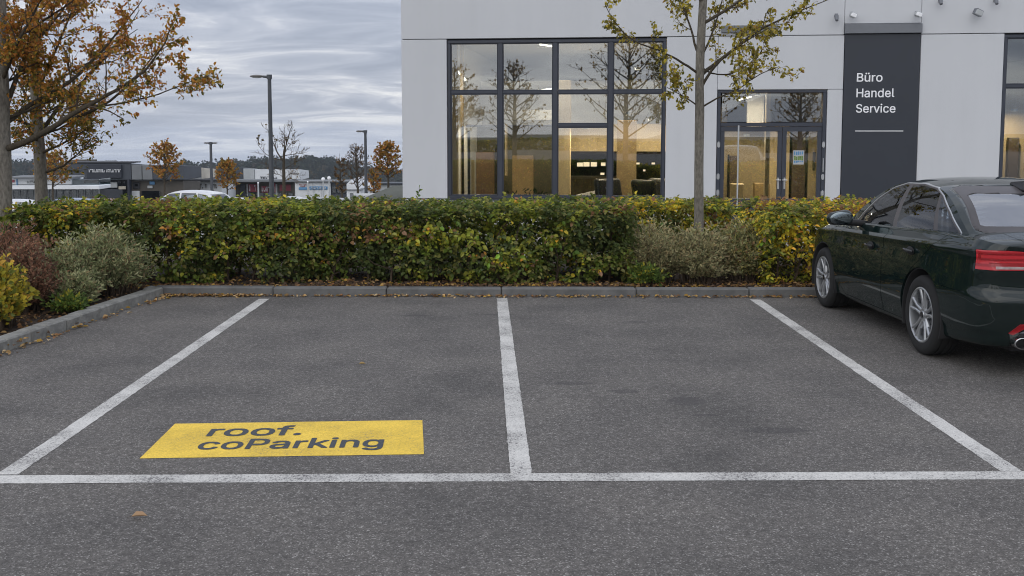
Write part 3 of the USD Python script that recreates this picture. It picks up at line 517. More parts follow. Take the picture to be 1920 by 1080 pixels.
def hedge(label, x0, x1, y0, y1, top, base, dens, colour, seed, group=None, holes=.0, big=True, nlead=300, faces='front top back left right', size=.054):
    """A clipped hedge: leafy shoots over its faces, thinner and deeper where its growth is uneven, woody stems inside."""
    r = np.random.default_rng(seed); t = thing('hedge', label, 'hedge', ((x0 + x1) / 2, (y0 + y1) / 2, base), 0, group)
    O = np.array([(x0 + x1) / 2, (y0 + y1) / 2, base]); H = top - base
    def topz(x, y): return top + .07 * (meshkit.fbm(np.stack([x * 1.1, y * 1.1, x * 0], -1), 3, seed) - .5)
    B, Nn = [], []
    for fc in faces.split():
        if fc in ('front', 'back'):
            n = int((x1 - x0) * H * dens * (1 if fc == 'front' else .4)); x = r.uniform(x0, x1, n); z = base + H * r.random(n) ** .92; s = -1 if fc == 'front' else 1
            lump = meshkit.fbm(np.stack([x * 1.5, z * 1.9, x * 0 + seed], -1), 4, seed); dep = (lump - .5) * .72 + r.exponential(.045, n)
            dep += .22 * np.clip((x - x1 + .35) / .35, 0, 1) ** 2 + .20 * (np.sin(x * 2.35 + 1.1 + seed) * .5 + .5) * np.clip((top + .1 - z) / H, 0, 1) ** .5; dep += .13 * np.clip((base + .35 - z) / .35, 0, 1) + .10 * np.clip((z - top + .12) / .12, 0, 1)
            hole = meshkit.fbm(np.stack([x * 2.3, z * 3.2, x * 0 + 9], -1), 3, seed + 1); keep = (hole + r.normal(0, .02, n) > np.maximum(.445, holes * np.clip(1.15 - (z - base) / (H * .62), 0, 1))) | (r.random(n) < .06)
            y = (y0 + dep) if s < 0 else (y1 - dep); B.append(np.stack([x, y, z], 1)[keep]); Nn.append(np.tile([0, s, 0.12], (keep.sum(), 1)))
        elif fc == 'top':
            n = int((x1 - x0) * (y1 - y0) * dens * .8); x = r.uniform(x0, x1, n); y = r.uniform(y0 + .03, y1 - .03, n); z = topz(x, y) - r.exponential(.035, n) + .0
            B.append(np.stack([x, y, z], 1)); Nn.append(np.tile([0, -.25, 1.0], (n, 1)))
        else:
            n = int((y1 - y0) * H * dens * .8); y = r.uniform(y0, y1, n); z = base + H * r.random(n); s = -1 if fc == 'left' else 1; dep = (meshkit.fbm(np.stack([y * 2, z * 2, y * 0], -1), 3, seed) - .5) * .2 + r.exponential(.05, n)
            B.append(np.stack([(x0 + dep) if s < 0 else (x1 - dep), y, z], 1)); Nn.append(np.tile([s, 0, .1], (n, 1)))
    # inner leaves that close the depth
    n = int((x1 - x0) * H * dens * 1.9 * min(1, (y1 - y0))); q = np.stack([r.uniform(x0 + .05, x1 - .05, n), r.uniform(y0 + .34, y1 - .12, n), base + .12 + (H - .16) * r.random(n)], 1)
    hole = meshkit.fbm(np.stack([q[:, 0] * 2.3, q[:, 2] * 3.2, q[:, 0] * 0 + 9], -1), 3, seed + 1); q = q[(hole > holes * np.clip(1.25 - (q[:, 2] - base) / (H * .42), 0, 1))]
    B.append(q); Nn.append(unit(r.normal(0, 1, (len(q), 3))))
    B = np.vstack(B); Nn = np.vstack(Nn); per = 6
    P, D, N = shoots(B, Nn, per, .13, .55, size, seed)
    sz = size * r.uniform(.5, 1.38, len(P)); C = colour(P, r)
    V, F, T = leaves(P - O, D, N, sz, sz * r.uniform(.58, .78, len(P)), C)
    front = np.flatnonzero((P[:, 1] < y0 + .10) & (P[:, 2] < top - .05) & (N[:, 1] < -.2)); front = front[np.argsort(-sz[front])]
    x_ = P[front, 0]; vis = (x_ > -5.6) & (x_ < 4.1); front = front[vis][:nlead]
    keep = np.ones(len(P), bool); keep[front] = False
    f4 = F.reshape(len(P), -1, 3)[keep].reshape(-1, 3); used = np.unique(f4); rem = np.full(len(V), -1); rem[used] = np.arange(len(used))
    put('foliage', (V[used], rem[f4]), 'leaf', t, tint=T[used], kind='stuff')
    for k in front: put('leaf', (V[k * 6:k * 6 + 6], np.array([[0, 1, 2], [0, 2, 3], [0, 3, 4], [0, 4, 5]])), leaf_look(T[k * 6]), t)
    for x in np.arange(x0 + .1, x1 - .05, .33):
        for yy in (y0 + .35, y1 - .4):
            p = np.array([x + r.uniform(-.12, .12), yy + r.uniform(-.12, .12), base - .05]); q1 = p + [r.uniform(-.15, .15), r.uniform(-.1, .1), H * .45]; q2 = q1 + [r.uniform(-.25, .25), r.uniform(-.2, .2), H * .45]
            st = [tube(smoothline([p, q1, q2], 6) - O, np.linspace(.018, .005, 6), 5)]
            for b in range(4):
                a = p + (q1 - p) * r.uniform(.3, 1); e = a + [r.uniform(-.35, .35), r.uniform(-.35, .35), r.uniform(.1, .4)]; st.append(tube(np.array([a, (a + e) / 2 + r.normal(0, .03, 3), e]) - O, [.008, .005, .003], 4))
            put('stem', cat(*st), 'twig_bark', t)
    return t
def leaf_look(c):
    """The nearest of a few plain leaf materials, for leaves that are prims of their own."""
    q = tuple(np.round(np.log2(np.maximum(c, .004) / .004) * 1.25).astype(int)); nm = 'leaf_%d_%d_%d' % q
    if nm not in LOOK:
        cc = tuple(.004 * 2 ** (np.array(q) / 1.25))
        look(nm, {'p': ('principled_bsdf', {'base_color': cc, 'roughness': .42, 'specular_ior_level': .4}), 't': ('translucent_bsdf', {'color': cc}), 'm': ('mix_closure', {'fac': .28})}, [('p.BSDF', 'm.closure1'), ('t.BSDF', 'm.closure2')], surface='m.closure')
    return nm
def zone(P, s, seed): return meshkit.fbm(np.stack([P[:, 0] * s, P[:, 2] * s * 1.3, P[:, 1] * s * .5], -1), 3, seed)
def col_main(P, r):
    z = zone(P, 1.3, 4); z2 = zone(P, 2.6, 8); h = P[:, 2]; x = P[:, 0]
    dull = np.exp(-((x + 1.55) / .55) ** 2) + np.exp(-((x - 1.35) / .28) ** 2) * 1.2 + .9 * np.exp(-((x + 4.1) / .3) ** 2)
    lime = np.clip((z - .42) * 4, 0, 1) * (1 - .8 * np.clip(dull, 0, 1)); top = np.clip((h - .90) / .08, 0, 1)
    return mixpal(dict(green=1.3 - .5 * lime, deep=.9 * np.ones(len(P)) + dull, lime=1.3 * lime + .9 * top, yellow=.05 + .28 * np.clip((z2 - .52) * 6, 0, 1) * lime + .04 * top + .25 * (x < -4.6), brown=.10 + 1.1 * dull * (h > .55) + .15 * top, orange=.02 + .05 * (z2 > .6), olive=.5 + .5 * dull), P)
def col_yellow(P, r):
    z = zone(P, 1.7, 14); h = P[:, 2]; top = np.clip((h - .85) / .1, 0, 1); n = np.ones(len(P))
    return mixpal(dict(yellow=.45 * n + .35 * (z > .5), lime=.8 * n, green=.35 * n, brown=1.6 * top * (z < .62) + .1, orange=.06 * n + .12 * top, olive=.65 * n, deep=.25 * n), P)
def col_back(P, r):
    z = zone(P, 1.9, 24); n = np.ones(len(P)); return mixpal(dict(yellow=.3 * n + .4 * (z > .5), lime=.6 * n, green=.35 * n, brown=.35 * n * (P[:, 0] > 2.7) + .12, olive=.7 * n, deep=.3 * n), P)
hedge('long tall green hornbeam hedge behind the two empty bays', -5.75, 1.56, 12.40, 13.90, .935, .05, 400, col_main, 11, holes=.53)
hedge('yellow and brown turning hedge block beside the parked dark green car', 3.16, 8.6, 12.28, 13.85, .93, .05, 340, col_yellow, 12, holes=.47)
hedge('yellowing low hedge row behind the young tree and the grey-green bushes', 1.60, 3.14, 13.85, 14.9, .90, .05, 330, col_back, 13, holes=.35, nlead=160, faces='front top back')

def shrub(name, label, cx, cy, rx, ry, h, n, leafs, colour, seed, size, up=.7, group=None, cat_='shrub', arch=.25, wide=.35):
    """Many thin stems fanning from the ground, each set with small leaves."""
    r = np.random.default_rng(seed); t = thing(name, label, cat_, (cx, cy, .06), 0, group)
    a = r.uniform(0, 2 * np.pi, n); q = np.sqrt(r.random(n)); b = np.stack([np.cos(a) * q * rx * .45, np.sin(a) * q * ry * .45, np.zeros(n)], 1)
    lean = np.stack([np.cos(a) * q * rx, np.sin(a) * q * ry], 1) * r.uniform(.55, 1.0, (n, 1)); hh = h * (1 - .5 * q ** 2) * r.uniform(.55, 1.08, n)
    e = np.c_[lean + r.normal(0, .05, (n, 2)), hh]; m = (b + e) / 2; m[:, 2] += hh * arch * .5; m[:, :2] = b[:, :2] + (e[:, :2] - b[:, :2]) * .35
    P, D, N, st = [], [], [], []
    for k in range(n):
        c = smoothline([b[k], m[k], e[k]], 7)
        if k % 2 == 0 or n < 200: st.append(tube(c, np.linspace(.005, .0016, 7), 3, False))
        tt = r.uniform(.18, 1.0, leafs) ** .75 * 6; i = np.minimum(tt.astype(int), 5); f = (tt - i)[:, None]; p = c[i] * (1 - f) + c[i + 1] * f; d = unit(c[i + 1] - c[i])
        o = r.normal(0, 1, (leafs, 3)); o = unit(o - d * (o * d).sum(1, keepdims=True)); tw = r.random((leafs, 1)) < .5
        P.append(p + o * r.uniform(.0, .05, (leafs, 1)) * tw); D.append(unit(d * up + o * .7)); N.append(unit(np.cross(o, d) * .5 + o * .3 + [0, -.2, .6] + r.normal(0, .3, (leafs, 3))))
    P, D, N = map(np.vstack, (P, D, N)); sz = size * r.uniform(.6, 1.35, len(P))
    V, F, T = leaves(P, D, N, sz, sz * wide * r.uniform(.8, 1.2, len(P)), colour(P, r, h))
    put('foliage', (V, F), 'leaf', t, tint=T, kind='stuff'); put('stems', cat(*st), 'twig_bark', t, kind='stuff')
    return t
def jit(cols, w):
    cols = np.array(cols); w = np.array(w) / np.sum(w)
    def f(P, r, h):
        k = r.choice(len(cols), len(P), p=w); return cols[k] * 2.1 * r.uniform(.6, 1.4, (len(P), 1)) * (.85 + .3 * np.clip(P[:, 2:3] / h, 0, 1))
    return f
sage_k = 1.35; sage = jit([(.125, .135, .066), (.17, .172, .088), (.08, .095, .042), (.16, .12, .065), (.22, .21, .12)], [4, 3, 3, 1.6, 1]); russet = jit([(.095, .048, .030), (.135, .07, .042), (.06, .032, .02), (.10, .09, .05)], [4, 3, 2, 1])
gold = jit([(.21, .165, .016), (.14, .13, .016), (.06, .07, .012), (.25, .15, .024)], [4, 3, 2, 1]); oliv = jit([(.13, .13, .06), (.085, .09, .034), (.20, .17, .075), (.18, .115, .06), (.28, .24, .07)], [4, 3, 2, 1.3, .7]); tanny = jit([(.145, .14, .072), (.185, .165, .09), (.10, .105, .05), (.17, .13, .07), (.235, .205, .11)], [4, 3, 2, 1.8, 1]); leafy = jit([(.05, .08, .015), (.09, .11, .02), (.2, .17, .02), (.03, .05, .01)], [4, 3, 1, 2])
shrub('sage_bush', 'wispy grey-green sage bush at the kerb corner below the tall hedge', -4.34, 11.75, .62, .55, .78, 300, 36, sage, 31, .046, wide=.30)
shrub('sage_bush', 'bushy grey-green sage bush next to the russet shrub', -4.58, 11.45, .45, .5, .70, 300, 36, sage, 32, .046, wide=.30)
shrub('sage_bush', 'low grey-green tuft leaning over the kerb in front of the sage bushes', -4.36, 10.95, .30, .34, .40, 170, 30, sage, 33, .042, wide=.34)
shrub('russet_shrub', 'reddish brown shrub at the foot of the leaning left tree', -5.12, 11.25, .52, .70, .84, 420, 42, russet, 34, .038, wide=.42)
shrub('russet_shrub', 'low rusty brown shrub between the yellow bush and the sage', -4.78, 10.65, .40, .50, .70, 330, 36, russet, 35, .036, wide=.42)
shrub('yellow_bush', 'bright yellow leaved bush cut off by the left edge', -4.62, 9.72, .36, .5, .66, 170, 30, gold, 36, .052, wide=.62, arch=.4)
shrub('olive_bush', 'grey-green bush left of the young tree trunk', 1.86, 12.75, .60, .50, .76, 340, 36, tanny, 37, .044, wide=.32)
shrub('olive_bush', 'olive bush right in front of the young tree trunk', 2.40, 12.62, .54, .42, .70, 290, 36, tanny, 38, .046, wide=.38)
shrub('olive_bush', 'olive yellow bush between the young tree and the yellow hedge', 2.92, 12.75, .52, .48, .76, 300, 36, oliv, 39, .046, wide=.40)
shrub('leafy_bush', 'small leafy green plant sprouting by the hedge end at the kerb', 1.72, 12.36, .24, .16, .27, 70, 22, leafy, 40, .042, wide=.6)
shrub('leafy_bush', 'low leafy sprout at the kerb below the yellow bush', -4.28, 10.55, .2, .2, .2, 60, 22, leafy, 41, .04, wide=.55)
shrub('tall_sprig', 'thin leafy sprigs standing up from the hedge top by the building corner', -1.1, 13.7, .10, .08, 1.10, 7, 26, leafy, 42, .045, wide=.6, arch=.1)
shrub('tall_sprig', 'leafy sprigs showing above the roof of the dark green car', 6.42, 14.3, .25, .15, 1.34, 12, 26, leafy, 43, .05, wide=.6, arch=.1)
# fallen leaves and ground plants in the bed
def litter(name, label, P, size, cols, seed, flat=.35):
    r = np.random.default_rng(seed); n = len(P); a = r.uniform(0, 2 * np.pi, n); D = unit(np.stack([np.cos(a), np.sin(a), r.normal(0, .15, n)], 1)); N = unit(np.stack([r.normal(0, flat, n), r.normal(0, flat, n), np.ones(n)], 1))
    s = size * r.uniform(.55, 1.3, n); C = np.array(cols)[r.integers(0, len(cols), n)] * 1.25 * r.uniform(.6, 1.35, (n, 1)); V, F, T = leaves(P, D, N, s, s * r.uniform(.5, .75, n), C, .35)
    put(name, (V, F), 'dry_leaf', label=label, category='fallen leaves', kind='stuff', tint=T)
DRY = [(.30, .19, .08), (.38, .25, .11), (.20, .10, .04), (.33, .20, .04), (.14, .08, .04), (.42, .31, .17)]
rl = np.random.default_rng(77); n = 1000; x = rl.uniform(-3.8, 6.0, n); x = np.where(rl.random(n) < .25, rl.uniform(-3.8, -2.8, n), x)
litter('kerb_leaves', 'fallen tan leaves gathered in the gutter along the hedge kerb', np.stack([x, kb(x) - .012 - rl.exponential(.022, n), rl.uniform(.006, .022, n)], 1), .044, DRY, 78)
n = 130; y = rl.uniform(6.5, 12.0, n) ** 1.0; litter('side_kerb_leaves', 'fallen yellow leaves along the foot of the curving side kerb', np.stack([KL(y) + .02 + rl.exponential(.04, n), y, rl.uniform(.006, .02, n)], 1), .05, DRY, 79)
n = 5200; P = np.stack([rl.uniform(-7, 5, n), 12.22 + rl.exponential(.35, n), np.zeros(n)], 1); P2 = np.stack([KL(rl.uniform(6, 12, 1500)) - .2 - rl.exponential(.35, 1500), rl.uniform(6, 12, 1500), np.zeros(1500)], 1); P = np.vstack([P, P2]); P[:, 2] = .055 + .07 * (meshkit.fbm(P * [2.2, 2.2, 0], 4, 3) - .5) + rl.uniform(.004, .03, len(P))
litter('bed_leaves', 'brown leaf litter covering the soil under the hedge and bushes', P, .046, DRY[:1] + DRY[2:5] + [(.08, .05, .03)] * 3, 80, .6)
for nm, p, c, s, lab in (('fallen_leaf', (-1.737, 4.998), (.40, .26, .15), .075, 'single curled tan leaf on the asphalt in front of the bays'), ('fallen_leaf', (-1.086, 8.38), (.36, .25, .10), .055, 'small dry leaf lying in the left bay beyond the yellow marking')):
    V, F, T = leaves(np.array([[0, 0, .012]]), unit(np.array([[1, .22, .02]])), np.array([[0, -.25, 1.0]]), [s], [s * .48], np.array([c]), .45)
    st = tube([(-.02, -.004, .010), (0, 0, .012)], .0012, 4); t = thing(nm, lab, 'leaf', (p[0] - .03, p[1], 0)); put('blade', (V, F), 'dry_leaf', t, tint=T); put('stalk', st, 'twig_bark', t)

# ------------------------------------------------------------------ trees
def grow(path, r0, r1, rng, depth, out, spread=.9, nb=5, ln=.5, up=.35, start=.3):
    """Adds a limb along path and its side branches to out: out['wood'] tubes by order, out['tips'] (point, direction) pairs along the twigs."""
    c = smoothline(path, max(len(path) * 3, 8)); c[1:-1] += rng.normal(0, .006 * ln, (len(c) - 2, 3))
    out['wood'].append((depth, c, np.linspace(r0, r1, len(c))))
    L = np.linalg.norm(np.diff(c, axis=0), axis=1).sum()
    if depth >= out['max']:
        t = np.linspace(.12, 1, out['per']); i = np.minimum((t * (len(c) - 1)).astype(int), len(c) - 2); out['tips'] += [(c[k] + (c[k + 1] - c[k]) * rng.random(), unit(c[k + 1] - c[k])) for k in i]
        return
    for k in range(nb):
        t = start + (1 - start) * (k + rng.random()) / nb; i = min(int(t * (len(c) - 1)), len(c) - 2); p = c[i]; d = unit(c[i + 1] - c[i]); o = rng.normal(0, 1, 3); o = unit(o - d * (o @ d))
        dd = unit(d * .75 + o * spread + [0, 0, up]); l = ln * rng.uniform(.55, 1.15) * (1 - .35 * t); q1 = p + dd * l * .5; q2 = q1 + unit(dd + rng.normal(0, .3, 3) + [0, 0, up * .4]) * l * .5; rr = max((r0 + (r1 - r0) * t) * .5, out['rmin'])
        grow([p, q1, q2], rr, max(rr * .45, out['rmin'] * .6), rng, depth + 1, out, spread, max(nb - 1, 2), l * .6, up * .7, .15)
def tree_from(name, label, loc, trunk, tr, limbs, seed, colour, size, per=5, nb=5, maxd=2, ln=.55, group=None, barks='grey_bark', spread=.9, droop=.5, lr=.030, keep=1.0, up=.35, wide=.7, rotz=0, clump=1, rmin=.0022, limbbark='dark_bark'):
    rng = np.random.default_rng(seed); t = thing(name, label, 'tree', loc, rotz, group); out = dict(wood=[], tips=[], max=maxd, per=per, rmin=rmin)
    c = smoothline(trunk, 16); rad = np.interp(np.linspace(0, 1, 16), np.linspace(0, 1, len(tr)), tr); tv, tf = tube(c, rad, 12)
    tv = tv + (meshkit.fbm(tv * [9, 9, 5], 3, seed)[:, None] - .5) * rad.max() * .22 * np.r_[np.ones(len(tv))][:, None]
    put('trunk', (tv, tf), barks, t, smooth=True)
    for lb in limbs:
        pts = np.array(lb[0], float); grow(pts, lb[1] if len(lb) > 1 else lr, .004, rng, 1, out, spread, nb, ln, up)
    ws = {}
    for dp, cc, rr in out['wood']: ws.setdefault(dp, []).append(tube(cc, rr, 7 if dp == 1 else (4 if dp == 2 else 3), False))
    for w in ws.get(1, []): put('limb', w, limbbark, t, smooth=True)
    tw = [x for k, v in ws.items() if k > 1 for x in v]
    if tw: put('twigs', cat(*tw), 'twig_bark', t, kind='stuff')
    if out['tips'] and keep > 0:
        P = np.array([a for a, _ in out['tips']]); Dd = np.array([b for _, b in out['tips']]); P = np.repeat(P, clump, 0); Dd = np.repeat(Dd, clump, 0)
        dens = meshkit.fbm(P * 2.3, 3, seed + 3) * .6 + rng.normal(0, .16, len(P)); k = dens > np.quantile(dens, 1 - keep); P, Dd = P[k], Dd[k]; n = len(P)
        P = P + rng.normal(0, .012 * clump ** .5, (n, 3)); D = unit(Dd * .35 + rng.normal(0, .75, (n, 3)) + [0, 0, -droop]); N = unit(rng.normal(0, .6, (n, 3)) + [0, -.25, .55]); sz = size * rng.uniform(.55, 1.3, n)
        V, F, T = leaves(P, D, N, sz, sz * wide * rng.uniform(.8, 1.15, n), colour(P, rng)); put('crown', (V, F), 'leaf', t, tint=T, kind='stuff')
    return t
def autumn(cols, w, hi=None):
    cols = np.array(cols); w = np.array(w, float)
    def f(P, r):
        z = meshkit.fbm(P * 1.3, 3, 5)[:, None]; ww = w[None] * np.ones((len(P), 1))
        if hi is not None: ww = ww * (1 + np.clip((P[:, 2:3] - hi[0]) / hi[1], -1, 1) * np.array(hi[2])[None])
        ww = np.maximum(ww * (1 + (z - .5) * np.linspace(-2, 2, len(w))[None]), .01); ww /= ww.sum(1, keepdims=True); k = (np.cumsum(ww, 1) < r.random((len(P), 1))).sum(1).clip(0, len(w) - 1)
        return cols[k] * r.uniform(.6, 1.35, (len(P), 1))
    return f
ORANGE = [(.12, .11, .018), (.23, .175, .022), (.40, .24, .03), (.48, .215, .034), (.40, .15, .028)]
rust = autumn(ORANGE, [2.2, 2.4, 2.4, 2.6, 1.4], (2.3, 1.0, (-.9, -.5, .2, .9, .9)))
olive_gold = autumn([(.13, .125, .02), (.26, .22, .03), (.40, .32, .04), (.50, .39, .06), (.28, .17, .035)], [2.2, 3, 3, 1.8, .7])
def extra(h0, h1, n, seed, reach, lean, side=None):
    """Further limbs leaving a trunk between two heights."""
    r = np.random.default_rng(seed); o = []
    for k in range(n):
        z = h0 + (h1 - h0) * (k + r.random()) / n; a = k * 2.4 + r.uniform(-.4, .4); l = reach * (1 - .55 * (z - h0) / max(h1 - h0, .1)) * r.uniform(.75, 1.15); d = np.array([math.cos(a), math.sin(a)]) * l
        o.append(([(0, 0, z), (d[0] * .4, d[1] * .4, z + lean * l * .35), (d[0], d[1], z + lean * l)], .022))
    return o
tree_from('young_tree', 'slim young tree with sparse yellow leaves in front of the white building', (2.49, 13.2, .05),
    [(0, 0, -.05), (0, 0, .55), (-.01, 0, 1.43), (-.01, 0, 2.15), (-.02, 0, 2.52), (-.01, 0, 2.99), (.02, .05, 3.38), (.04, .1, 4.3), (.06, .1, 5.2)], [.075, .060, .058, .056, .053, .046, .034, .011],
    [([(-.04, 0, 2.52), (-.18, -.1, 2.6), (-.54, -.3, 2.76), (-.91, -.45, 2.89), (-1.08, -.5, 3.04), (-1.24, -.55, 3.28)], .016), ([(-.01, 0, 2.49), (.25, .1, 2.69), (.48, .1, 2.87), (.68, 0, 3.03), (1.04, -.1, 3.21), (1.53, -.2, 3.41)], .025),
     ([(.01, 0, 2.36), (.14, -.1, 2.59), (.31, -.2, 2.77), (.55, -.3, 2.93), (.71, -.4, 3.03)], .02), ([(-.06, 0, 2.8), (-.12, .1, 3.07), (-.22, .2, 3.4), (-.33, .3, 3.74)], .016), ([(.02, 0, 2.77), (.16, .2, 3.01), (.28, .3, 3.35), (.39, .4, 3.76)], .016),
     ([(.02, 0, 2.11), (.17, -.15, 2.21), (.4, -.3, 2.32), (.56, -.4, 2.45), (.82, -.5, 2.57)], .012), ([(-.06, 0, 2.14), (-.24, -.1, 2.24), (-.45, -.2, 2.34)], .010), ([(0, 0, 2.6), (.36, .3, 2.52), (.72, .4, 2.7), (.94, .5, 2.97)], .011)]
    + extra(3.1, 4.8, 9, 3, 1.15, .7), 52, olive_gold, .046, per=7, nb=8, maxd=3, ln=.46, spread=.95, droop=.75, keep=.88, up=.28, wide=.70, clump=1)
tree_from('autumn_tree', 'leaning orange leaved tree nearest the left edge, rising from the russet shrub', (-5.83, 12.6, .05),
    [(0, 0, -.05), (0, 0, .63), (.02, 0, 1.45), (.04, 0, 2.07), (.05, 0, 2.68), (.07, 0, 3.29), (.12, 0, 4.9)], [.115, .095, .088, .08, .06, .04, .012],
    [([(.04, 0, 1.6), (.32, -.1, 1.68), (.68, -.2, 1.85), (1.12, -.3, 2.09), (1.65, -.4, 2.36), (1.97, -.45, 2.62), (2.21, -.5, 3.06)], .042), ([(.04, 0, 1.97), (.13, .1, 2.32), (.23, .2, 2.64), (.42, .3, 2.96), (.64, .4, 3.28), (.81, .5, 3.67)], .034),
     ([(.04, 0, 1.88), (.3, .2, 2.13), (.71, .3, 2.39), (1.09, .35, 2.77), (1.4, .4, 3.15), (1.6, .4, 3.41)], .034), ([(1.12, -.3, 2.09), (1.48, -.3, 2.12), (1.97, -.3, 2.24), (2.28, -.3, 2.36), (2.55, -.3, 2.44)], .012),
     ([(.05, 0, 2.38), (.43, -.3, 2.9), (.66, -.4, 3.19), (.9, -.5, 3.58)], .028), ([(.05, 0, 2.44), (-.42, .2, 2.88), (-.82, .3, 3.33)], .026), ([(.03, 0, 1.7), (-.39, .2, 2.07), (-.93, .3, 2.39)], .028)] + extra(1.85, 2.6, 6, 15, .95, .45) + extra(2.6, 4.6, 9, 5, 1.3, .7), 53, rust, .047, per=10, nb=9, maxd=3, ln=.62, spread=1.0, droop=.35, keep=.46, wide=.62, clump=2)
tree_from('autumn_tree', 'straight orange and olive leaved tree standing behind the hedge', (-6.25, 14.6, -.05),
    [(0, 0, -.05), (.01, 0, .6), (.02, 0, 1.39), (0, 0, 1.97), (0, 0, 2.83), (.02, 0, 3.53), (.05, 0, 5.0)], [.105, .086, .078, .07, .055, .035, .012],
    [([(.03, 0, 1.34), (.2, 0, 1.39), (.58, -.2, 1.58), (.81, -.2, 1.85)], .02), ([(.02, 0, 1.83), (.23, .2, 2.26), (.64, .3, 2.71), (1.02, .3, 3.14), (1.33, .3, 3.57)], .03), ([(.01, 0, 1.9), (.53, -.2, 2.07), (.99, -.3, 2.25), (1.53, -.4, 2.66), (1.93, -.5, 3.2)], .03),
     ([(.02, 0, 2.47), (.27, 0, 2.97), (.5, 0, 3.47), (.66, 0, 3.96)], .026), ([(0, 0, 2.11), (-.34, .2, 2.63), (-.65, .3, 3.14)], .026)] + extra(1.5, 2.3, 7, 17, .95, .45) + extra(2.3, 4.6, 9, 7, 1.3, .65), 54, rust, .047, per=9, nb=8, maxd=3, ln=.60, spread=1.0, droop=.35, keep=.46, wide=.62, clump=2)
# ------------------------------------------------------------------ cars
class Shell:
    """Body and cabin shapes of a car: s forward, y to the left, z up."""
    def __init__(k, st, w, zb, sh, belt, deck, wb, roof, yside, plan, rear, front, base):
        k.st = st; k.f = {n: PchipInterpolator(st, v) for n, v in dict(w=w, zb=zb, sh=sh, belt=belt, deck=deck, wb=wb).items()}
        k.roof = PchipInterpolator(*roof); k.yside = PchipInterpolator(*yside); k.plan = PchipInterpolator(*plan); k.rear = PchipInterpolator(*rear); k.front = PchipInterpolator(*front); k.base = base
    def body(k, n=110):
        s0, s1 = k.st[0], k.st[-1]; u = np.linspace(0, 1, n); S = s0 + (s1 - s0) * (.5 - .5 * np.cos(np.pi * u)) * .6 + (s1 - s0) * u * .4
        rows = []
        for s in S:
            w, zb, sh, be, dk, wb = (float(k.f[a](s)) for a in ('w', 'zb', 'sh', 'belt', 'deck', 'wb'))
            side = [(w * .84, zb), (w * .925, zb + .012), (w * .955, zb + .05), (w * .965, zb + .10), (w * .985, .36), (w * .999, .46), (w, .58), (w * .994, .70), (w * .978, sh - .045), (w * .984, sh - .010), (w * .978, sh + .002), (w * .948, sh + .020), (w * wb + .012, be - .008), (w * wb, be)]
            y, z = np.array(side).T; o = np.argsort(z, kind='stable'); d = np.r_[0, np.cumsum(np.hypot(np.diff(y), np.diff(z)))]
            ps = PchipInterpolator(d, np.stack([y, z], 1))(np.linspace(0, d[-1], 44))
            t = np.linspace(0, 1, 15)[1:]; yy = w * wb * (1 - t); zz = be + (dk - be) * (1 - (1 - t) ** 2)
            half = np.vstack([[(w * .4, zb)], ps, np.stack([yy, zz], 1)])          # from the underside to the middle of the deck
            full = np.vstack([half, half[:-1][::-1] * [-1, 1]]); rows.append(np.c_[np.full(len(full), s), full])
        V = np.array(rows); m = V.shape[1]
        a = np.clip((k.rear.x[-1] * 0 + s0 + .55 - V[..., 0]) / .5, 0, 1) ** 2; V[..., 0] += a * k.rear(np.clip(V[..., 2], k.rear.x[0], k.rear.x[-1]))
        b = np.clip((V[..., 0] - (s1 - .5)) / .5, 0, 1) ** 2; V[..., 0] -= b * k.front(np.clip(V[..., 2], k.front.x[0], k.front.x[-1]))
        i, j = np.meshgrid(np.arange(n - 1), np.arange(m), indexing='ij'); q = (j + 1) % m
        F = np.stack([i * m + j, i * m + q, (i + 1) * m + q, (i + 1) * m + j], -1).reshape(-1, 4); F = np.vstack([F[:, [0, 1, 2]], F[:, [0, 2, 3]]]); V = V.reshape(-1, 3)
        c0, c1 = V[:m].mean(0), V[-m:].mean(0); V = np.vstack([V, c0, c1]); j = np.arange(m); q = (j + 1) % m
        F = np.vstack([F, np.stack([np.full(m, n * m), q, j], 1), np.stack([np.full(m, n * m + 1), (n - 1) * m + j, (n - 1) * m + q], 1)])
        return fix(V, F)
    def cabin(k, off=0.0, n=80):
        x0, x1 = k.roof.x[0] + off, k.roof.x[-1] - off; S = np.linspace(x0, x1, n); rows = []
        for s in S:
            zt = max(float(k.roof(s)) - off, k.base + .012); p = float(k.plan(s)); crown = .055
            ys = lambda z: float(k.yside(np.clip(z, k.yside.x[0], k.yside.x[-1]))) * p - off
            ze = max(zt - crown, k.base + .006); zz = np.linspace(k.base, ze, 16); side = np.array([(ys(z), z) for z in zz])
            t = np.linspace(0, 1, 15)[1:]; yt = side[-1, 0]; top = np.stack([yt * (1 - t), ze + (zt - ze) * (1 - (1 - t) ** 2.6)], 1)
            half = np.vstack([side, top]); full = np.vstack([half, half[:-1][::-1] * [-1, 1]]); rows.append(np.c_[np.full(len(full), s), full])
        V = np.array(rows); m = V.shape[1]; i, j = np.meshgrid(np.arange(n - 1), np.arange(m), indexing='ij'); q = (j + 1) % m
        F = np.stack([i * m + j, i * m + q, (i + 1) * m + q, (i + 1) * m + j], -1).reshape(-1, 4); F = np.vstack([F[:, [0, 1, 2]], F[:, [0, 2, 3]]]); V = V.reshape(-1, 3)
        c0, c1 = V[:m].mean(0), V[-m:].mean(0); V = np.vstack([V, c0, c1]); j = np.arange(m); q = (j + 1) % m
        F = np.vstack([F, np.stack([np.full(m, n * m), q, j], 1), np.stack([np.full(m, n * m + 1), (n - 1) * m + j, (n - 1) * m + q], 1)])
        return fix(V, F)
def fix(V, F):
    t = trimesh.Trimesh(V, F, process=False); 
    if t.volume < 0: F = F[:, ::-1]
    return to_man(V, F)
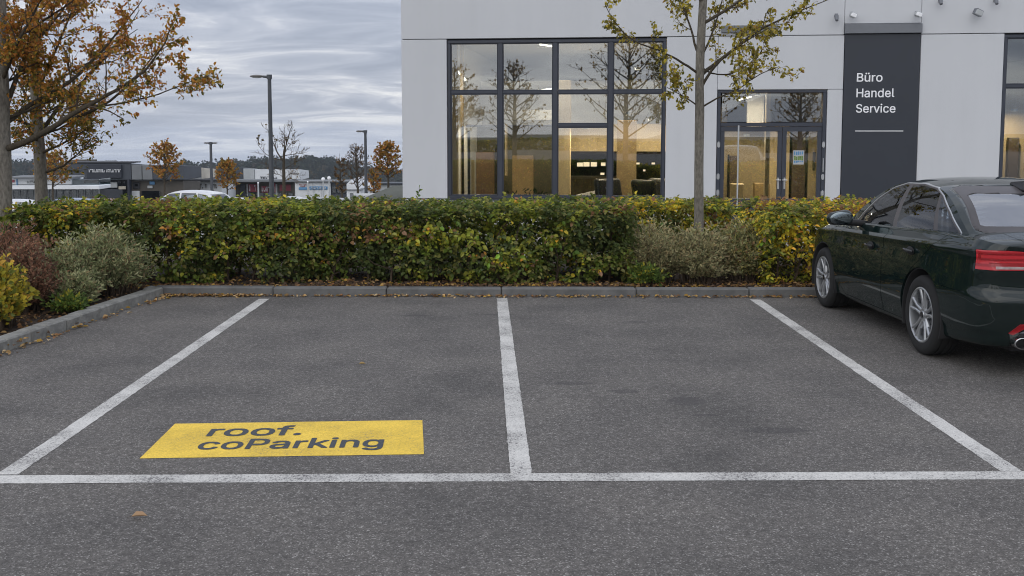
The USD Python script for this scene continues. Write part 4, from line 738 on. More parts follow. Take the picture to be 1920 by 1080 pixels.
def side_prism(pts, y0=.30, y1=1.2, mirror=True):
    """A prism through the flank from an outline given in (s, z)."""
    p = sg.Polygon(pts).buffer(.012).buffer(-.012) if len(pts) > 4 else sg.Polygon(pts)
    out = extr(p, y0, y1)
    return out
def extr(poly, y0, y1):
    cs = m3.CrossSection([np.array(poly.exterior.coords)[:-1]]) ; e = m3.Manifold.extrude(cs, y1 - y0)      # (s, z, depth)
    return e.transform(np.array([[1, 0, 0, 0], [0, 0, 1, y0], [0, 1, 0, 0]], float)) if False else e.rotate((90, 0, 0)).mirror((0, 1, 0)).translate((0, y0, 0))
def both(man): return man + man.mirror((0, 1, 0))
def rear_prism(pts, s0, s1):
    cs = m3.CrossSection([np.array(sg.polygon.orient(sg.Polygon(pts)).exterior.coords)[:-1]]); e = m3.Manifold.extrude(cs, s1 - s0)   # (y, z, depth) -> s
    v, f = mm(e); return fix(np.stack([v[:, 2] + s0, v[:, 0], v[:, 1]], 1), f)
def hull_spheres(pts, seg=16):
    return m3.Manifold.batch_hull([m3.Manifold.sphere(r, seg).translate(tuple(p)) for p, r in pts])
def wheel_parts(R, W, par, s, y, side, spokes=5, turn=0.0):
    """A wheel at (s, y): tyre, rim with paired spokes, disc. side +1 = left."""
    w = node('wheel', par); r = R * .705
    tyre = lathe([(r, -W / 2 + .012), (r + .012, -W / 2), (R - .035, -W / 2), (R - .012, -W / 2 + .014), (R, -W / 2 + .035), (R, -.055), (R - .007, -.052), (R - .007, -.045), (R, -.042), (R, -.012), (R - .007, -.009), (R - .007, .009), (R, .012), (R, .042), (R - .007, .045), (R - .007, .052), (R, .055),
                  (R, W / 2 - .035), (R - .012, W / 2 - .014), (R - .035, W / 2 - .002), (R - .05, W / 2), (r + .012, W / 2), (r, W / 2 - .008), (r, -W / 2 + .012)], 64)
    def place(m): return (np.asarray(m[0]) * [1, side, 1] + [s, y, R], np.asarray(m[1])[:, ::side])
    put('tyre', place(tyre), 'tyre_rubber', w, smooth=35)
    o = W / 2 - .006
    barrel = lathe([(r - .002, -W / 2 + .02), (r - .002, o), (r - .012, o + .003), (r - .022, o - .004), (r - .03, o - .06), (r - .04, -W / 2 + .03), (r - .002, -W / 2 + .02)], 64)
    sp = []
    for k in range(spokes):
        for e in (-1, 1):
            a0 = turn + k * 2 * np.pi / spokes + e * .10; a1 = turn + k * 2 * np.pi / spokes + e * .215
            p = lambda rr, a, yy: (math.cos(a) * rr, yy, math.sin(a) * rr)
            sp.append(hull_spheres([(p(.05, a0 + e * .25, o - .035), .020), (p(r * .55, (a0 + a1) / 2, o - .022), .014), (p(r * .55, (a0 + a1) / 2 + .05 * e, o - .04), .014)], 10) + hull_spheres([(p(r * .55, (a0 + a1) / 2, o - .022), .014), (p(r - .02, a1, o - .014), .016), (p(r - .02, a1 + .03 * e, o - .045), .014)], 10))
    hub = (lathe([(0, o - .065), (.062, o - .065), (.066, o - .03), (.055, o - .018), (.034, o - .016), (.03, o - .010), (0, o - .009)], 32))
    put('rim', place(cat(barrel, hub, mm(m3.Manifold.batch_boolean(sp, m3.OpType.Add)))), 'rim_alloy', w, smooth=40)
    put('brake_disc', place(lathe([(0, -.03), (r * .80, -.03), (r * .80, 0), (.07, .002), (0, .002)], 40)), 'grey_metal', w, smooth=35)
    put('hub_cap', place(lathe([(0, o - .012), (.028, o - .012), (.026, o - .005), (0, o - .004)], 20)), 'gloss_black', w)

def sedan():
    st = [-1.99, -1.982, -1.965, -1.92, -1.86, -1.75, -1.5, -1.03, -.5, 0, .5, .9, 1.4, 1.75, 2.02, 2.14, 2.2]
    sh = Shell(st, w=[.50, .60, .68, .745, .79, .828, .862, .882, .880, .878, .876, .874, .866, .835, .73, .60, .48], zb=[.25, .245, .24, .235, .23, .225, .21, .195, .185, .18, .18, .18, .185, .19, .20, .21, .22],
        sh=[.945, .95, .955, .96, .965, .968, .962, .940, .918, .898, .880, .866, .835, .79, .73, .69, .66], belt=[.985, .995, 1.005, 1.016, 1.026, 1.038, 1.045, 1.040, 1.015, .995, .975, .952, .905, .85, .775, .72, .685],
        deck=[1.02, 1.028, 1.036, 1.045, 1.050, 1.055, 1.085, 1.09, 1.06, 1.04, 1.03, 1.005, .955, .90, .82, .76, .71], wb=[.90, .90, .89, .885, .885, .885, .885, .895, .90, .90, .90, .895, .87, .86, .84, .82, .80],
        roof=([-1.62, -1.50, -1.36, -1.15, -.96, -.78, -.55, -.3, -.05, .14, .30, .55, .85, 1.08], [1.055, 1.105, 1.185, 1.300, 1.372, 1.415, 1.444, 1.452, 1.442, 1.415, 1.362, 1.235, 1.065, .925]),
        yside=([.86, .95, 1.05, 1.15, 1.25, 1.33, 1.40, 1.46], [.815, .80, .775, .735, .682, .630, .572, .50]), plan=([-1.7, -1.5, -1.2, -.8, -.3, .3, .7, 1.1], [.86, .895, .95, .985, 1.0, .99, .965, .91]),
        rear=([.2, .30, .45, .585, .62, .66, .74, .80, .92, 1.0, 1.05], [.055, .02, 0, .0, .012, .05, .055, .05, .055, .04, .02]), front=([.18, .3, .5, .65, .75], [.05, .01, 0, .04, .12]), base=.88)
    t = thing('parked_car', 'dark green four-door saloon parked beside the yellow hedge', 'car', (4.345, 9.816, 0.0), .0328 + math.pi / 2)
    B = sh.body(); Gs = sh.cabin(); Gi = sh.cabin(.028)
    RR, RF, SR, SF = .333, .318, -1.03, 1.40
    for s, r in ((SR, RR), (SF, RF)):
        c = m3.Manifold.cylinder(.55, r + .052, r + .052, 72).rotate((90, 0, 0)).translate((s, 1.05, r + .012)); B -= both(c)
    cav = hull_spheres([((a, b, c), .06) for a in (-1.2, .62) for b in (-.64, .64) for c in (.42, 1.2)], 12)
    B -= cav; B -= Gi
    tail = [(.83, .965), (.825, .818), (.49, .818), (.435, .86), (.42, .955), (.60, .968)]
    # doors, cut from the flank
    fd = [(.905, .30), (.93, .42), (.90, .80), (.80, .955), (.79, 1.2), (-.185, 1.2), (-.20, .955), (-.195, .235), (.78, .235)]
    rd = [(-.205, .235), (-.21, .955), (-.205, 1.2), (-1.36, 1.2), (-1.33, 1.03), (-1.18, .92), (-.845, .70), (-.69, .52), (-.655, .30), (-.62, .235)]
    def cut(out, y0=.60, gap=.005):
        nonlocal B
        p = sg.polygon.orient(sg.Polygon(out)); a = both(extr(sg.polygon.orient(p.buffer(-gap / 2, join_style=1)), y0, 1.2)); b = both(extr(sg.polygon.orient(p.buffer(gap / 2, join_style=1)), y0 - .02, 1.2)); d = B ^ a; B -= b; return d
    Gl = Gs - Gi
    doors = [cut(fd), cut(rd)]
    def half(man, side): return man.trim_by_plane((0, side, 0), 0.0)
    # rear lamps, boot lid, bumper line
    lampr = both(rear_prism(tail, -2.2, -1.80)); lamp = B ^ lampr; B -= both(rear_prism(list(np.array(sg.Polygon(tail).buffer(.003).exterior.coords)[:-1]), -2.2, -1.796))
    lidp = [(-.47, 1.2), (.47, 1.2), (.475, .97), (.46, .84), (.36, .66), (-.36, .66), (-.46, .84), (-.475, .97)]
    ring = rear_prism(list(np.array(sg.Polygon(lidp).exterior.coords)[:-1]), -2.2, -1.58) - rear_prism(list(np.array(sg.Polygon(lidp).buffer(-.005).exterior.coords)[:-1]), -2.2, -1.5)
    ring -= B.scale((.992, 1, .992)).translate((0.0, 0, -.002)) if False else m3.Manifold.cube((4, 2, 1.1), False).translate((-1.93, -1, -.1)) ^ m3.Manifold.cube((4, 2, 1.115), False).translate((-1.93, -1, -.1))
    B -= ring; lamp_in = lamp ^ m3.Manifold.cube((1, .95, 1), False).translate((-2.4, -.475, .5)); lamp -= m3.Manifold.cube((1, .956, 1), False).translate((-2.4, -.478, .5))
    B -= both(extr(sg.polygon.orient(sg.Polygon([(-2.3, .617), (-1.40, .632), (-1.40, .637), (-2.3, .622)])), .83, 1.2))
    # lower black bumper insert and reflectors
    dif = [(.60, .16), (.56, .30), (.46, .395), (-.46, .395), (-.56, .30), (-.60, .16)]; dman = rear_prism(dif, -2.2, -1.72); diffuser = B ^ dman; B -= rear_prism(list(np.array(sg.Polygon(dif).buffer(.004).exterior.coords)[:-1]), -2.2, -1.71)
    for sd, sname in ((1, 'left'), (-1, 'right')):
        put('rear_lamp', mm(half(lamp, sd)), 'red_lamp', t, smooth=30); put('rear_lamp', mm(half(lamp_in, sd)), 'red_lamp', t, smooth=30)
    for sd in (1, -1):
        y0, y1 = sorted((sd * .40, sd * .68)); cl = mm((lamp + lamp_in) ^ m3.Manifold.cube((1, y1 - y0, .020), False).translate((-2.4, y0, .828)))
        v = cl[0].copy(); v[:, 0] -= .004; v[:, 1] += sd * .003; put('reversing_strip', (v, cl[1]), 'clear_lamp', t, smooth=30)
    for sd in (1, -1):
        for z0, z1, y0, y1 in ((.936, .944, .47, .775), (.896, .905, .50, .765), (.905, .936, .765, .775), (.868, .875, .45, .72)):
            g = mm((lamp + lamp_in) ^ rear_prism([(min(sd * y0, sd * y1), z0), (max(sd * y0, sd * y1), z0), (max(sd * y0, sd * y1), z1), (min(sd * y0, sd * y1), z1)], -2.2, -1.75))
            if len(g[1]): v = g[0].copy(); v[:, 0] -= .003; v[:, 1] += sd * .002; put('lamp_guide', (v, g[1]), 'red_reflector', t, smooth=30)
    put('body', mm(B), 'green_car_paint', t, smooth=24)
    put('diffuser', mm(diffuser), 'black_plastic', t, smooth=30)
    refl = [(.60, .352), (.52, .422), (.30, .428), (.30, .405), (.47, .399), (.565, .338)]; rf = both(rear_prism(refl, -2.2, -1.80) ^ sh.body().scale((1.004, 1.004, 1)))
    for sd in (1, -1): put('rear_reflector', mm(half(rf, sd)), 'red_reflector', t, smooth=30)
    put('bumper_strip', mm(rear_prism([(.52, .355), (.44, .385), (-.44, .385), (-.52, .355)], -2.02, -1.90) ^ sh.body().scale((1.006, 1.003, 1))), 'grey_metal', t, smooth=30)
    for sd in (1, -1):
        for k in (0, 1):
            y = sd * (.52 - k * .13); m = lathe([(.050, 0), (.058, .002), (.060, .012), (.056, .16), (.046, .16), (.047, .01), (.050, 0)], 28); v = np.stack([m[0][:, 1] - 2.035, y + m[0][:, 0] * 1.05, .285 + m[0][:, 2] * .75], 1); put('exhaust_pipe', (v, m[1]), 'chrome', t, smooth=35)
            m = lathe([(0, .1), (.048, .1), (.048, .104), (0, .104)], 20); put('exhaust_bore', (np.stack([m[0][:, 1] - 2.0, y + m[0][:, 0], .285 + m[0][:, 2] * .75], 1), m[1]), 'tub_dark', t)
    # side windows and cabin shell
    wf = [(.665, .955), (.60, 1.02), (.36, 1.205), (.16, 1.320), (-.055, 1.372), (-.105, 1.372), (-.225, .985), (-.225, .975)]
    wr = [(-.31, .985), (-.185, 1.372), (-.40, 1.382), (-.66, 1.362), (-.80, 1.328), (-.985, 1.045), (-1.02, 1.010)]
    wq = [(-1.075, 1.018), (-.86, 1.305), (-.90, 1.288), (-1.12, 1.180), (-1.345, 1.060), (-1.37, 1.035)]
    dlo = [(.76, .945), (.63, 1.035), (.37, 1.228), (.16, 1.342), (-.05, 1.392), (-.40, 1.402), (-.68, 1.380), (-.88, 1.322), (-1.13, 1.205), (-1.37, 1.075), (-1.43, 1.03), (-1.35, 1.008), (-.6, .985), (.1, .962)]
    rg = [(-.60, 1.105), (-.50, 1.345), (-.42, 1.362), (.42, 1.362), (.50, 1.345), (.60, 1.105), (.55, 1.09), (-.55, 1.09)]
    wsn = [(-.70, .96), (-.52, 1.36), (.52, 1.36), (.70, .96)]
    P = lambda pts: sg.polygon.orient(sg.Polygon(pts)); off = lambda pts, d: list(np.array(sg.Polygon(pts).buffer(d, join_style=1).exterior.coords)[:-1])
    dl = both(extr(P(dlo), .35, 1.2)); wins = [both(extr(P(p), .35, 1.2)) for p in (wf, wr, wq)]
    rgp = rear_prism(off(rg, .035), -1.75, -.72); rgi = rear_prism(off(rg, -.02), -1.75, -.72); wsp = rear_prism(wsn, .12, 1.3)
    frame = (Gl ^ dl) - m3.Manifold.batch_boolean(wins, m3.OpType.Add); skin = Gl - dl - rgp - wsp
    skin = skin.trim_by_plane((0, 0, 1), .93)
    put('roof', mm(skin), 'green_car_paint', t, smooth=24)
    trim = Gl.scale((1, 1.004, 1.001)) ^ (dl - both(extr(P(off(dlo, -.008)), .3, 1.25)))
    for sd in (1, -1):
        put('window_trim', mm(half(trim, sd)), 'bright_metal', t, smooth=25); put('window_surround', mm(half(frame, sd)), 'dark_trim', t, smooth=25)
        for w_ in wins: g = half((Gl ^ w_), sd); put('side_window', mm(g), 'car_glass', t, smooth=25)
    put('rear_window', mm(Gl ^ rgi), 'rear_glass', t, smooth=25); put('rear_window_border', mm((Gl ^ rgp) - rgi), 'dark_trim', t, smooth=25); put('windscreen', mm(Gl ^ wsp), 'car_glass', t, smooth=25)
    for dm, (hs, hz) in zip(doors, ((.085, .800), (-.80, .848))):
        for sd in (1, -1):
            dpath = put('door', mm(half(dm, sd)), 'green_car_paint', t, smooth=24)
            yo = sd * .893
            put('handle', mm(hull_spheres([((hs - .085, yo, hz), .013), ((hs + .085, yo - sd * .004, hz + .002), .013), ((hs, yo + sd * .012, hz + .002), .014)], 12)), 'gloss_black' if sd > 0 else 'green_car_paint', dpath, smooth=40)
            put('handle_recess', mm(m3.Manifold.sphere(1.0, 24).scale((.075, .012, .036)).translate((hs - .01, sd * .872, hz))), 'tub_dark', dpath, smooth=True)
            a, b = ((-.19, .72) if hs > 0 else (-.64, -.21)); put('trim_strip', mm((sh.body().scale((1, 1.007, 1)) ^ extr(P([(a, .348), (b, .338), (b, .362), (a, .375)]), .5, 1.2).mirror((0, 0 if sd > 0 else 1, 0))) if sd > 0 else m3.Manifold.cube((b - a, .01, .02)).translate((a, -.885, .35))), 'grey_metal', dpath, smooth=30)
    for sd in (1, -1):
        mr = node('door_mirror', t)
        put('housing', mm(hull_spheres([((.46, sd * .98, 1.03), .075), ((.46, sd * 1.10, 1.02), .062), ((.53, sd * 1.0, 1.02), .06), ((.52, sd * 1.08, 1.01), .05)], 20)), 'green_car_paint', mr, smooth=50)
        put('arm', mm(hull_spheres([((.50, sd * .76, .965), .03), ((.48, sd * .95, .985), .035)], 14)), 'black_plastic', mr, smooth=50)
        g = m3.Manifold.sphere(1.0, 28).scale((.012, .112, .064)).translate((.388, sd * 1.04, 1.025)); put('mirror_glass', mm(g), 'mirror_glass', mr, smooth=True)
    for s, r in ((SR, RR), (SF, RF)):
        for sd in (1, -1):
            wheel_parts(r, .225, t, s, sd * .752, sd, turn=.35 if s < 0 else .1)
            c = m3.Manifold.cylinder(.34, r + .049, r + .049, 60).rotate((90, 0, 0)).translate((s, sd * .69 + .17, r + .012)) - m3.Manifold.cylinder(.5, r + .040, r + .040, 60).rotate((90, 0, 0)).translate((s, sd * .69 + .25, r + .012)); put('wheel_well', mm(c.trim_by_plane((0, 0, 1), .20)), 'tub_dark', t, smooth=40)
            b = m3.Manifold.cube((2 * r + .08, .02, r + .2), False).translate((s - r - .04, sd * .545 - .01, .2)); put('wheel_well', mm(b), 'tub_dark', t)
    put('roof_aerial', mm(hull_spheres([((-.80, 0, 1.412), .022), ((-1.0, 0, 1.37), .026), ((-.98, 0, 1.440), .008)], 14)), 'gloss_black', t, smooth=40)
    put('underbody', mm(hull_spheres([((a, b, c), .04) for a in (-1.85, 2.0) for b in (-.5, .5) for c in (.23, .40)], 10)), 'tub_dark', t)
    put('cabin_tub', cat(box(-1.2, .62, -.70, .70, .40, .43), box(-1.50, -1.1, -.66, .66, .985, 1.04), box(.60, .95, -.68, .68, .80, .93)), 'tub_dark', t)
    for sd in (1, -1):
        se = node('front_seat', t); put('cushion', rounded(-.30, .22, sd * .36 - .25, sd * .36 + .25, .45, .68, .06), 'seat_fabric', se, smooth=40)
        b = rounded(-.42, -.28, sd * .36 - .24, sd * .36 + .24, .55, 1.10, .055); b[0][:, 0] -= (b[0][:, 2] - .55) * .22; put('backrest', b, 'seat_fabric', se, smooth=40)
        b = rounded(-.50, -.40, sd * .36 - .13, sd * .36 + .13, 1.10, 1.30, .045); put('headrest', b, 'seat_fabric', se, smooth=40)
        b = rounded(-1.20, -1.10, sd * .40 - .13, sd * .40 + .13, 1.02, 1.25, .045); put('rear_headrest', b, 'seat_fabric', t, smooth=40)
    put('rear_bench', cat(rounded(-1.16, -1.0, -.66, .66, .5, 1.06, .06), rounded(-1.1, -.6, -.66, .66, .45, .66, .06)), 'seat_fabric', t, smooth=40)
    pl = node('number_plate', t); put('plate', bbox(-2.005, -1.992, -.26, .26, .50, .61, .003), 'white_letters', pl)
sedan()

def small_car(label, px, Y, roofpx, length, rz, paint, kind='hatch'):
    """A simpler car for the lower car park: lofted body, glass cabin, roof, four wheels, lamps."""
    p = at(px, 300, Y); zg = float(terrain(p[0], p[1])) - .03; k = length / 4.3
    t = thing('parked_car', label, 'car', (p[0], p[1], zg), rz, None)
    top = at(px, roofpx, Y)[2] - zg; hv = top / 1.5
    st = np.array([-2.15, -2.12, -2.0, -1.6, -1, 0, .8, 1.4, 1.8, 2.08, 2.15]) * k
    zz = lambda a: list(np.array(a) * hv)
    rear = -2.05 if kind == 'van' else (-1.9 if kind == 'hatch' else -1.5)
    sh = Shell(st, w=[.6, .72, .82, .87, .88, .88, .88, .87, .84, .72, .6], zb=zz([.3, .28, .25, .2, .19, .18, .18, .19, .22, .25, .28]), sh=zz([.8, .84, .88, .9, .89, .87, .85, .82, .78, .7, .64]), belt=zz([.86, .92, .97, .99, .98, .96, .94, .90, .85, .75, .68]), deck=zz([.9, .95, 1.0, 1.02, 1.02, 1.0, 1.0, .97, .91, .80, .72]), wb=[.9] * 11,
        roof=(np.array([rear, rear + .22, rear + .6, -.6, 0, .35, .75, 1.15, 1.4]) * k, zz([1.0, 1.3, 1.45, 1.5, 1.49, 1.44, 1.25, 1.02, .9])), yside=(zz([.82, .95, 1.1, 1.3, 1.42, 1.55]), [.82, .80, .77, .70, .62, .5]), plan=(np.array([rear - .1, rear + .3, -.3, .5, 1.5]) * k, [.88, .95, 1, .98, .9]), rear=(zz([.2, .5, 1.0]), [0, 0, .06]), front=(zz([.2, .5, .75]), [0, 0, .12]), base=.82 * hv)
    B = sh.body(46); Gs = sh.cabin(0, 40); Gi = sh.cabin(.03, 40); r = .31 * hv ** .5
    for s in (-1.3 * k, 1.32 * k): B -= both(m3.Manifold.cylinder(.5, r + .05, r + .05, 36).rotate((90, 0, 0)).translate((s, 1.0, r)))
    B -= Gi; Gl = Gs - Gi; pa = lambda *q: [(a * k, b * hv) for a, b in q]; po_ = lambda q: sg.polygon.orient(sg.Polygon(q))
    r0 = rear + .18; w1 = both(extr(po_(pa((.98, .99), (.35, 1.38), (-.18, 1.42), (-.24, .99))), .3, 1.2)); w2 = both(extr(po_(pa((-.32, .99), (-.27, 1.42), (-1.0, 1.42), (-1.15, 1.0))), .3, 1.2)); w3 = both(extr(po_(pa((-1.23, 1.0), (-1.1, 1.41), (max(r0 + .28, -1.75), 1.36), (r0 + .05, 1.03))), .3, 1.2))
    rw = rear_prism([(-.62, 1.02 * hv), (-.5, 1.38 * hv), (.5, 1.38 * hv), (.62, 1.02 * hv)], -2.6 * k, (rear + .75) * k); fw = rear_prism([(-.68, .98 * hv), (-.5, 1.40 * hv), (.5, 1.40 * hv), (.68, .98 * hv)], .32 * k, 1.8 * k)
    put('body', mm(B), paint, t, smooth=28); put('roof', mm((Gl - w1 - w2 - w3 - rw - fw).trim_by_plane((0, 0, 1), .9 * hv)), paint, t, smooth=28)
    for sd in (1, -1):
        for w_ in (w1, w2, w3): put('side_window', mm((Gl ^ w_).trim_by_plane((0, sd, 0), 0)), 'far_glass', t, smooth=28)
        for s in (-1.3 * k, 1.32 * k):
            wn = node('wheel', t); m = lathe([(r * .66, -.09), (r - .01, -.09), (r, -.06), (r, .06), (r - .01, .09), (r * .66, .09)], 28); put('tyre', (m[0] + [s, sd * .77, r], m[1]), 'tyre_rubber', wn, smooth=35); m = lathe([(0, -.05), (r * .66, -.08), (r * .66, .08), (r * .55, .075), (.05, .06), (0, .07)], 28); put('rim', (m[0] * [1, sd, 1] + [s, sd * .77, r], m[1][:, ::sd]), 'rim_alloy', wn, smooth=35)
        put('rear_lamp', mm(hull_spheres([((-2.10 * k, sd * .70, .80 * hv), .04), ((-2.05 * k, sd * .74, .95 * hv), .04)], 10)), 'red_lamp', t); put('head_lamp', mm(hull_spheres([((2.02 * k, sd * .66, .68 * hv), .05), ((1.86 * k, sd * .76, .74 * hv), .04)], 10)), 'clear_lamp', t)
        put('door_mirror', mm(hull_spheres([((.75 * k, sd * .9, 1.0 * hv), .06), ((.75 * k, sd * 1.0, 1.0 * hv), .05)], 10)), paint, t, smooth=40)
    put('rear_window', mm(Gl ^ rw), 'far_glass', t, smooth=28); put('windscreen', mm(Gl ^ fw), 'far_glass', t, smooth=28)
small_car('white people carrier whose roof and dark windows rise above the hedge', 346, 50, 356, 4.7, 2.75, 'white_car_paint', 'van')
for lab, px, Y, rp_, ln_, rz, pt, kd in (('pale car roof just above the hedge right of the white people carrier', 448, 50, 370, 4.3, .3, 'silver_car_paint', 'sedan'), ('silver car roof beside the tall lamp post', 520, 49, 369, 4.2, 2.9, 'silver_car_paint', 'hatch'), ('white car roof right of the tall lamp post below the bare tree', 552, 56, 368, 4.4, .2, 'white_car_paint', 'sedan'),
        ('dark car roof in front of the white hall', 600, 50, 370, 4.3, 2.8, 'dark_car_paint', 'hatch'), ('white car roof by the two left trees above the hedge', 40, 46, 373, 4.5, .25, 'white_car_paint', 'sedan'), ('blue grey car behind the straight left tree', 118, 50, 371, 4.3, 2.9, 'blue_car_paint', 'hatch'), ('pale car roof next to the white building corner', 742, 52, 369, 4.0, .2, 'white_car_paint', 'hatch'), ('red car roof low above the hedge below the slate hall sign', 205, 52, 372, 4.2, .3, 'red_car_paint', 'hatch')):
    small_car(lab, px, Y, rp_, ln_, rz, pt, kd)
# ------------------------------------------------------------------ lamps, halls and trees across the lower car park
def street_lamp(label, px, Y, toppx, heads, headlen, r):
    p = at(px, toppx, Y); zg = float(terrain(p[0], p[1])) - .03; H = p[2] - zg
    t = thing('street_lamp', label, 'street lamp', (p[0], p[1], zg), 0)
    put('pole', tube([(0, 0, 0), (0, 0, H * .5), (0, 0, H - .02)], [r * 1.25, r, r * .8], 12), 'pole_grey', t, smooth=40); put('base_collar', tube([(0, 0, 0), (0, 0, .5)], r * 1.7, 12), 'pole_grey', t)
    put('pole_cap', tube([(0, 0, H - .10), (0, 0, H + .06)], r * 1.15, 10), 'pole_grey', t)
    for s in heads:
        put('arm', tube([(0, 0, H - .03), (s * headlen * .35, 0, H - .01)], r * .55, 8), 'pole_grey', t)
        m = m3.Manifold.sphere(1.0, 24).scale((headlen * .38, .14, .055)).translate((s * headlen * .66, 0, H + .0)); put('lamp_head', mm(m), 'lamp_head', t, smooth=True); m = m3.Manifold.sphere(1.0, 20).scale((headlen * .25, .10, .02)).translate((s * headlen * .66, 0, H - .05)); put('lens', mm(m), 'hall_light', t, smooth=True)
street_lamp('tallest street lamp with one long head, in front of the bare tree', 505, 40, 143, (-1,), .70, .085)
street_lamp('street lamp with two opposite heads beside the small orange tree', 395, 75, 268, (-1, 1), .46, .11)
street_lamp('street lamp with one short head above the white hall', 685, 62, 246, (-1,), .52, .095)
def hallbox(par, nm, px0, px1, py0, py1, Y, depth, mat, **k):
    a, b = at(px0, py0, Y), at(px1, py1, Y); depth = (min(depth, 5.5) if abs(a[2] - b[2]) > 1 else min(depth, 2.5)) if depth > 5 else depth; m = bbox(min(a[0], b[0]), max(a[0], b[0]), Y, Y + depth, min(a[2], b[2]), max(a[2], b[2]), .03)
    if depth > 5: m[0][:, 2] -= np.where(m[0][:, 2] > (a[2] + b[2]) / 2, (m[0][:, 1] - Y) * .058, 0)      # mono-pitch roof falling to the back
    return put(nm, m, mat, par, **k)
def marks(par, px0, px1, py0, py1, Y, mat, seed, n):
    """A row of worn raised letters too small to read from the bays."""
    r = np.random.default_rng(seed); w = (px1 - px0) / n; ms = []
    for k in range(n):
        a = px0 + k * w
        if r.random() < .1: continue
        q = [(a, a + w * .22, py0, py1)] if r.random() < .75 else []
        q += [(a, a + w * .7, *( (py0, py0 + (py1 - py0) * .25) if r.random() < .5 else (py1 - (py1 - py0) * .25, py1)))]
        if r.random() < .6: q += [(a + w * .5, a + w * .72, py0 + (py1 - py0) * r.uniform(0, .4), py1)]
        for x0, x1, y0, y1 in q: A, B_ = at(x0, y0, Y), at(x1, y1, Y); ms.append(box(A[0], B_[0], Y - .06, Y - .005, B_[2], A[2]))
    put('lettering', cat(*ms), mat, par)
H1 = thing('retail_hall', 'dark slate retail hall with a lettered fascia behind the left trees', 'building')
Y = 96
hallbox(H1, 'upper_block', 127, 246, 306, 337, Y, 26, 'hall_slate'); hallbox(H1, 'roof_rim', 126, 247, 303.5, 306, Y - .1, 26, 'hall_dark'); hallbox(H1, 'roof_unit', 130, 160, 300, 303.5, Y + 6, 3, 'hall_brown'); hallbox(H1, 'roof_unit', 178, 198, 302, 304, Y + 5, 3, 'hall_grey')
hallbox(H1, 'sign_fascia', 162, 228, 308, 334, Y - .25, .2, 'hall_fascia'); marks(H1, 167, 227, 317.5, 323, Y - .26, 'white_letters', 4, 22)
for k in range(5): hallbox(H1, 'cladding_panel', 246.3 + k * 20, 266 + k * 20, 309 + k * .4, 337, Y + .0, .3, 'hall_grey' if k < 2 else 'hall_slate')
hallbox(H1, 'side_block', 246, 346, 309.5, 337.5, Y + .3, 25, 'hall_slate')
hallbox(H1, 'wall', 140, 246, 337.5, 420, Y + .6, 24, 'hall_dark'); hallbox(H1, 'pillar', 186, 193, 336, 420, Y - .2, .7, 'hall_fascia'); hallbox(H1, 'pillar', 238, 245, 336, 420, Y - .1, .6, 'hall_fascia')
for k in range(5): hallbox(H1, 'shop_window', 143 + k * 8.6, 151 + k * 8.6, 339, 372, Y + .45, .08, 'far_glass')
for k in range(5): hallbox(H1, 'shop_window', 194 + k * 8.8, 202 + k * 8.8, 340, 374, Y + .45, .08, 'far_glass')
for a in ((150, 178, 343, 347, 'hall_white'), (165, 184, 350, 353, 'hall_light'), (222, 236, 349, 355, 'hall_beige'), (197, 220, 342, 352, 'hall_light'), (200, 212, 360, 370, 'hall_white')): hallbox(H1, 'window_display', a[0], a[1], a[2], a[3], Y + .35, .05, a[4])
hallbox(H1, 'wall', 246, 346, 338, 420, Y + .8, 23, 'hall_brown')
for a in ((249, 262, 342, 354, 'hall_dark'), (252, 259, 344, 350, 'hall_white'), (276, 286, 348, 353, 'hall_light'), (246, 262, 358, 376, 'hall_white'), (265, 300, 358, 376, 'far_glass'), (280, 290, 340, 346, 'poster_blue')): hallbox(H1, 'shop_sign', a[0], a[1], a[2], a[3], Y + .65, .08, a[4])
S1 = thing('glass_showroom', 'low white glazed showroom with pale bands left behind the trees', 'building'); Y = 84
hallbox(S1, 'roof_band', 16, 136, 331, 334.5, Y - .6, 18, 'hall_grey'); hallbox(S1, 'fascia', 18, 134, 334.5, 346, Y, 17, 'hall_white'); hallbox(S1, 'fascia', 18, 186, 348, 355, Y - .8, 17, 'hall_white'); hallbox(S1, 'wall', 24, 186, 355, 420, Y + .4, 16, 'hall_dark'); hallbox(S1, 'upper_glazing', 134, 186, 336, 348, Y + .2, 10, 'far_glass')
for k in range(12): hallbox(S1, 'window_pane', 24.5 + k * 13.5, 36.5 + k * 13.5, 356, 378, Y + .2, .08, 'far_glass')
for k in range(13): hallbox(S1, 'mullion', 22.5 + k * 13.5, 24.3 + k * 13.5, 355, 400, Y + .05, .2, 'hall_light')
for a in ((19, 27, 337, 342, 'poster_red'), (30, 33, 336, 347, 'poster_blue'), (50, 64, 340, 344, 'hall_light')): hallbox(S1, 'shop_sign', a[0], a[1], a[2], a[3], Y - .08, .06, a[4])
marks(S1, 52, 66, 339, 343, Y - .02, 'hall_fascia', 9, 8)
H2 = thing('white_hall', 'low white walled shop hall with a beige box behind the orange tree', 'building'); Y = 105
hallbox(H2, 'upper_block', 345, 379, 314.5, 336, Y, 16, 'hall_beige'); hallbox(H2, 'white_board', 352, 361, 322, 335, Y - .12, .1, 'hall_white'); hallbox(H2, 'white_board', 363, 377.5, 316.5, 335.5, Y - .12, .1, 'hall_light'); marks(H2, 365, 377, 319, 324, Y - .14, 'hall_fascia', 3, 6); marks(H2, 365, 377, 327, 332, Y - .14, 'hall_fascia', 5, 6)
hallbox(H2, 'canopy', 296, 417, 336.5, 340, Y - 1.2, 18, 'hall_dark'); hallbox(H2, 'wall', 300, 418, 340, 430, Y - .4, 16, 'hall_white')
for k, (a, b) in enumerate(((336, 344), (354, 367), (376, 388), (397, 408))): marks(H2, a, b, 345, 353, Y - .41, 'hall_brown', 20 + k, 4)
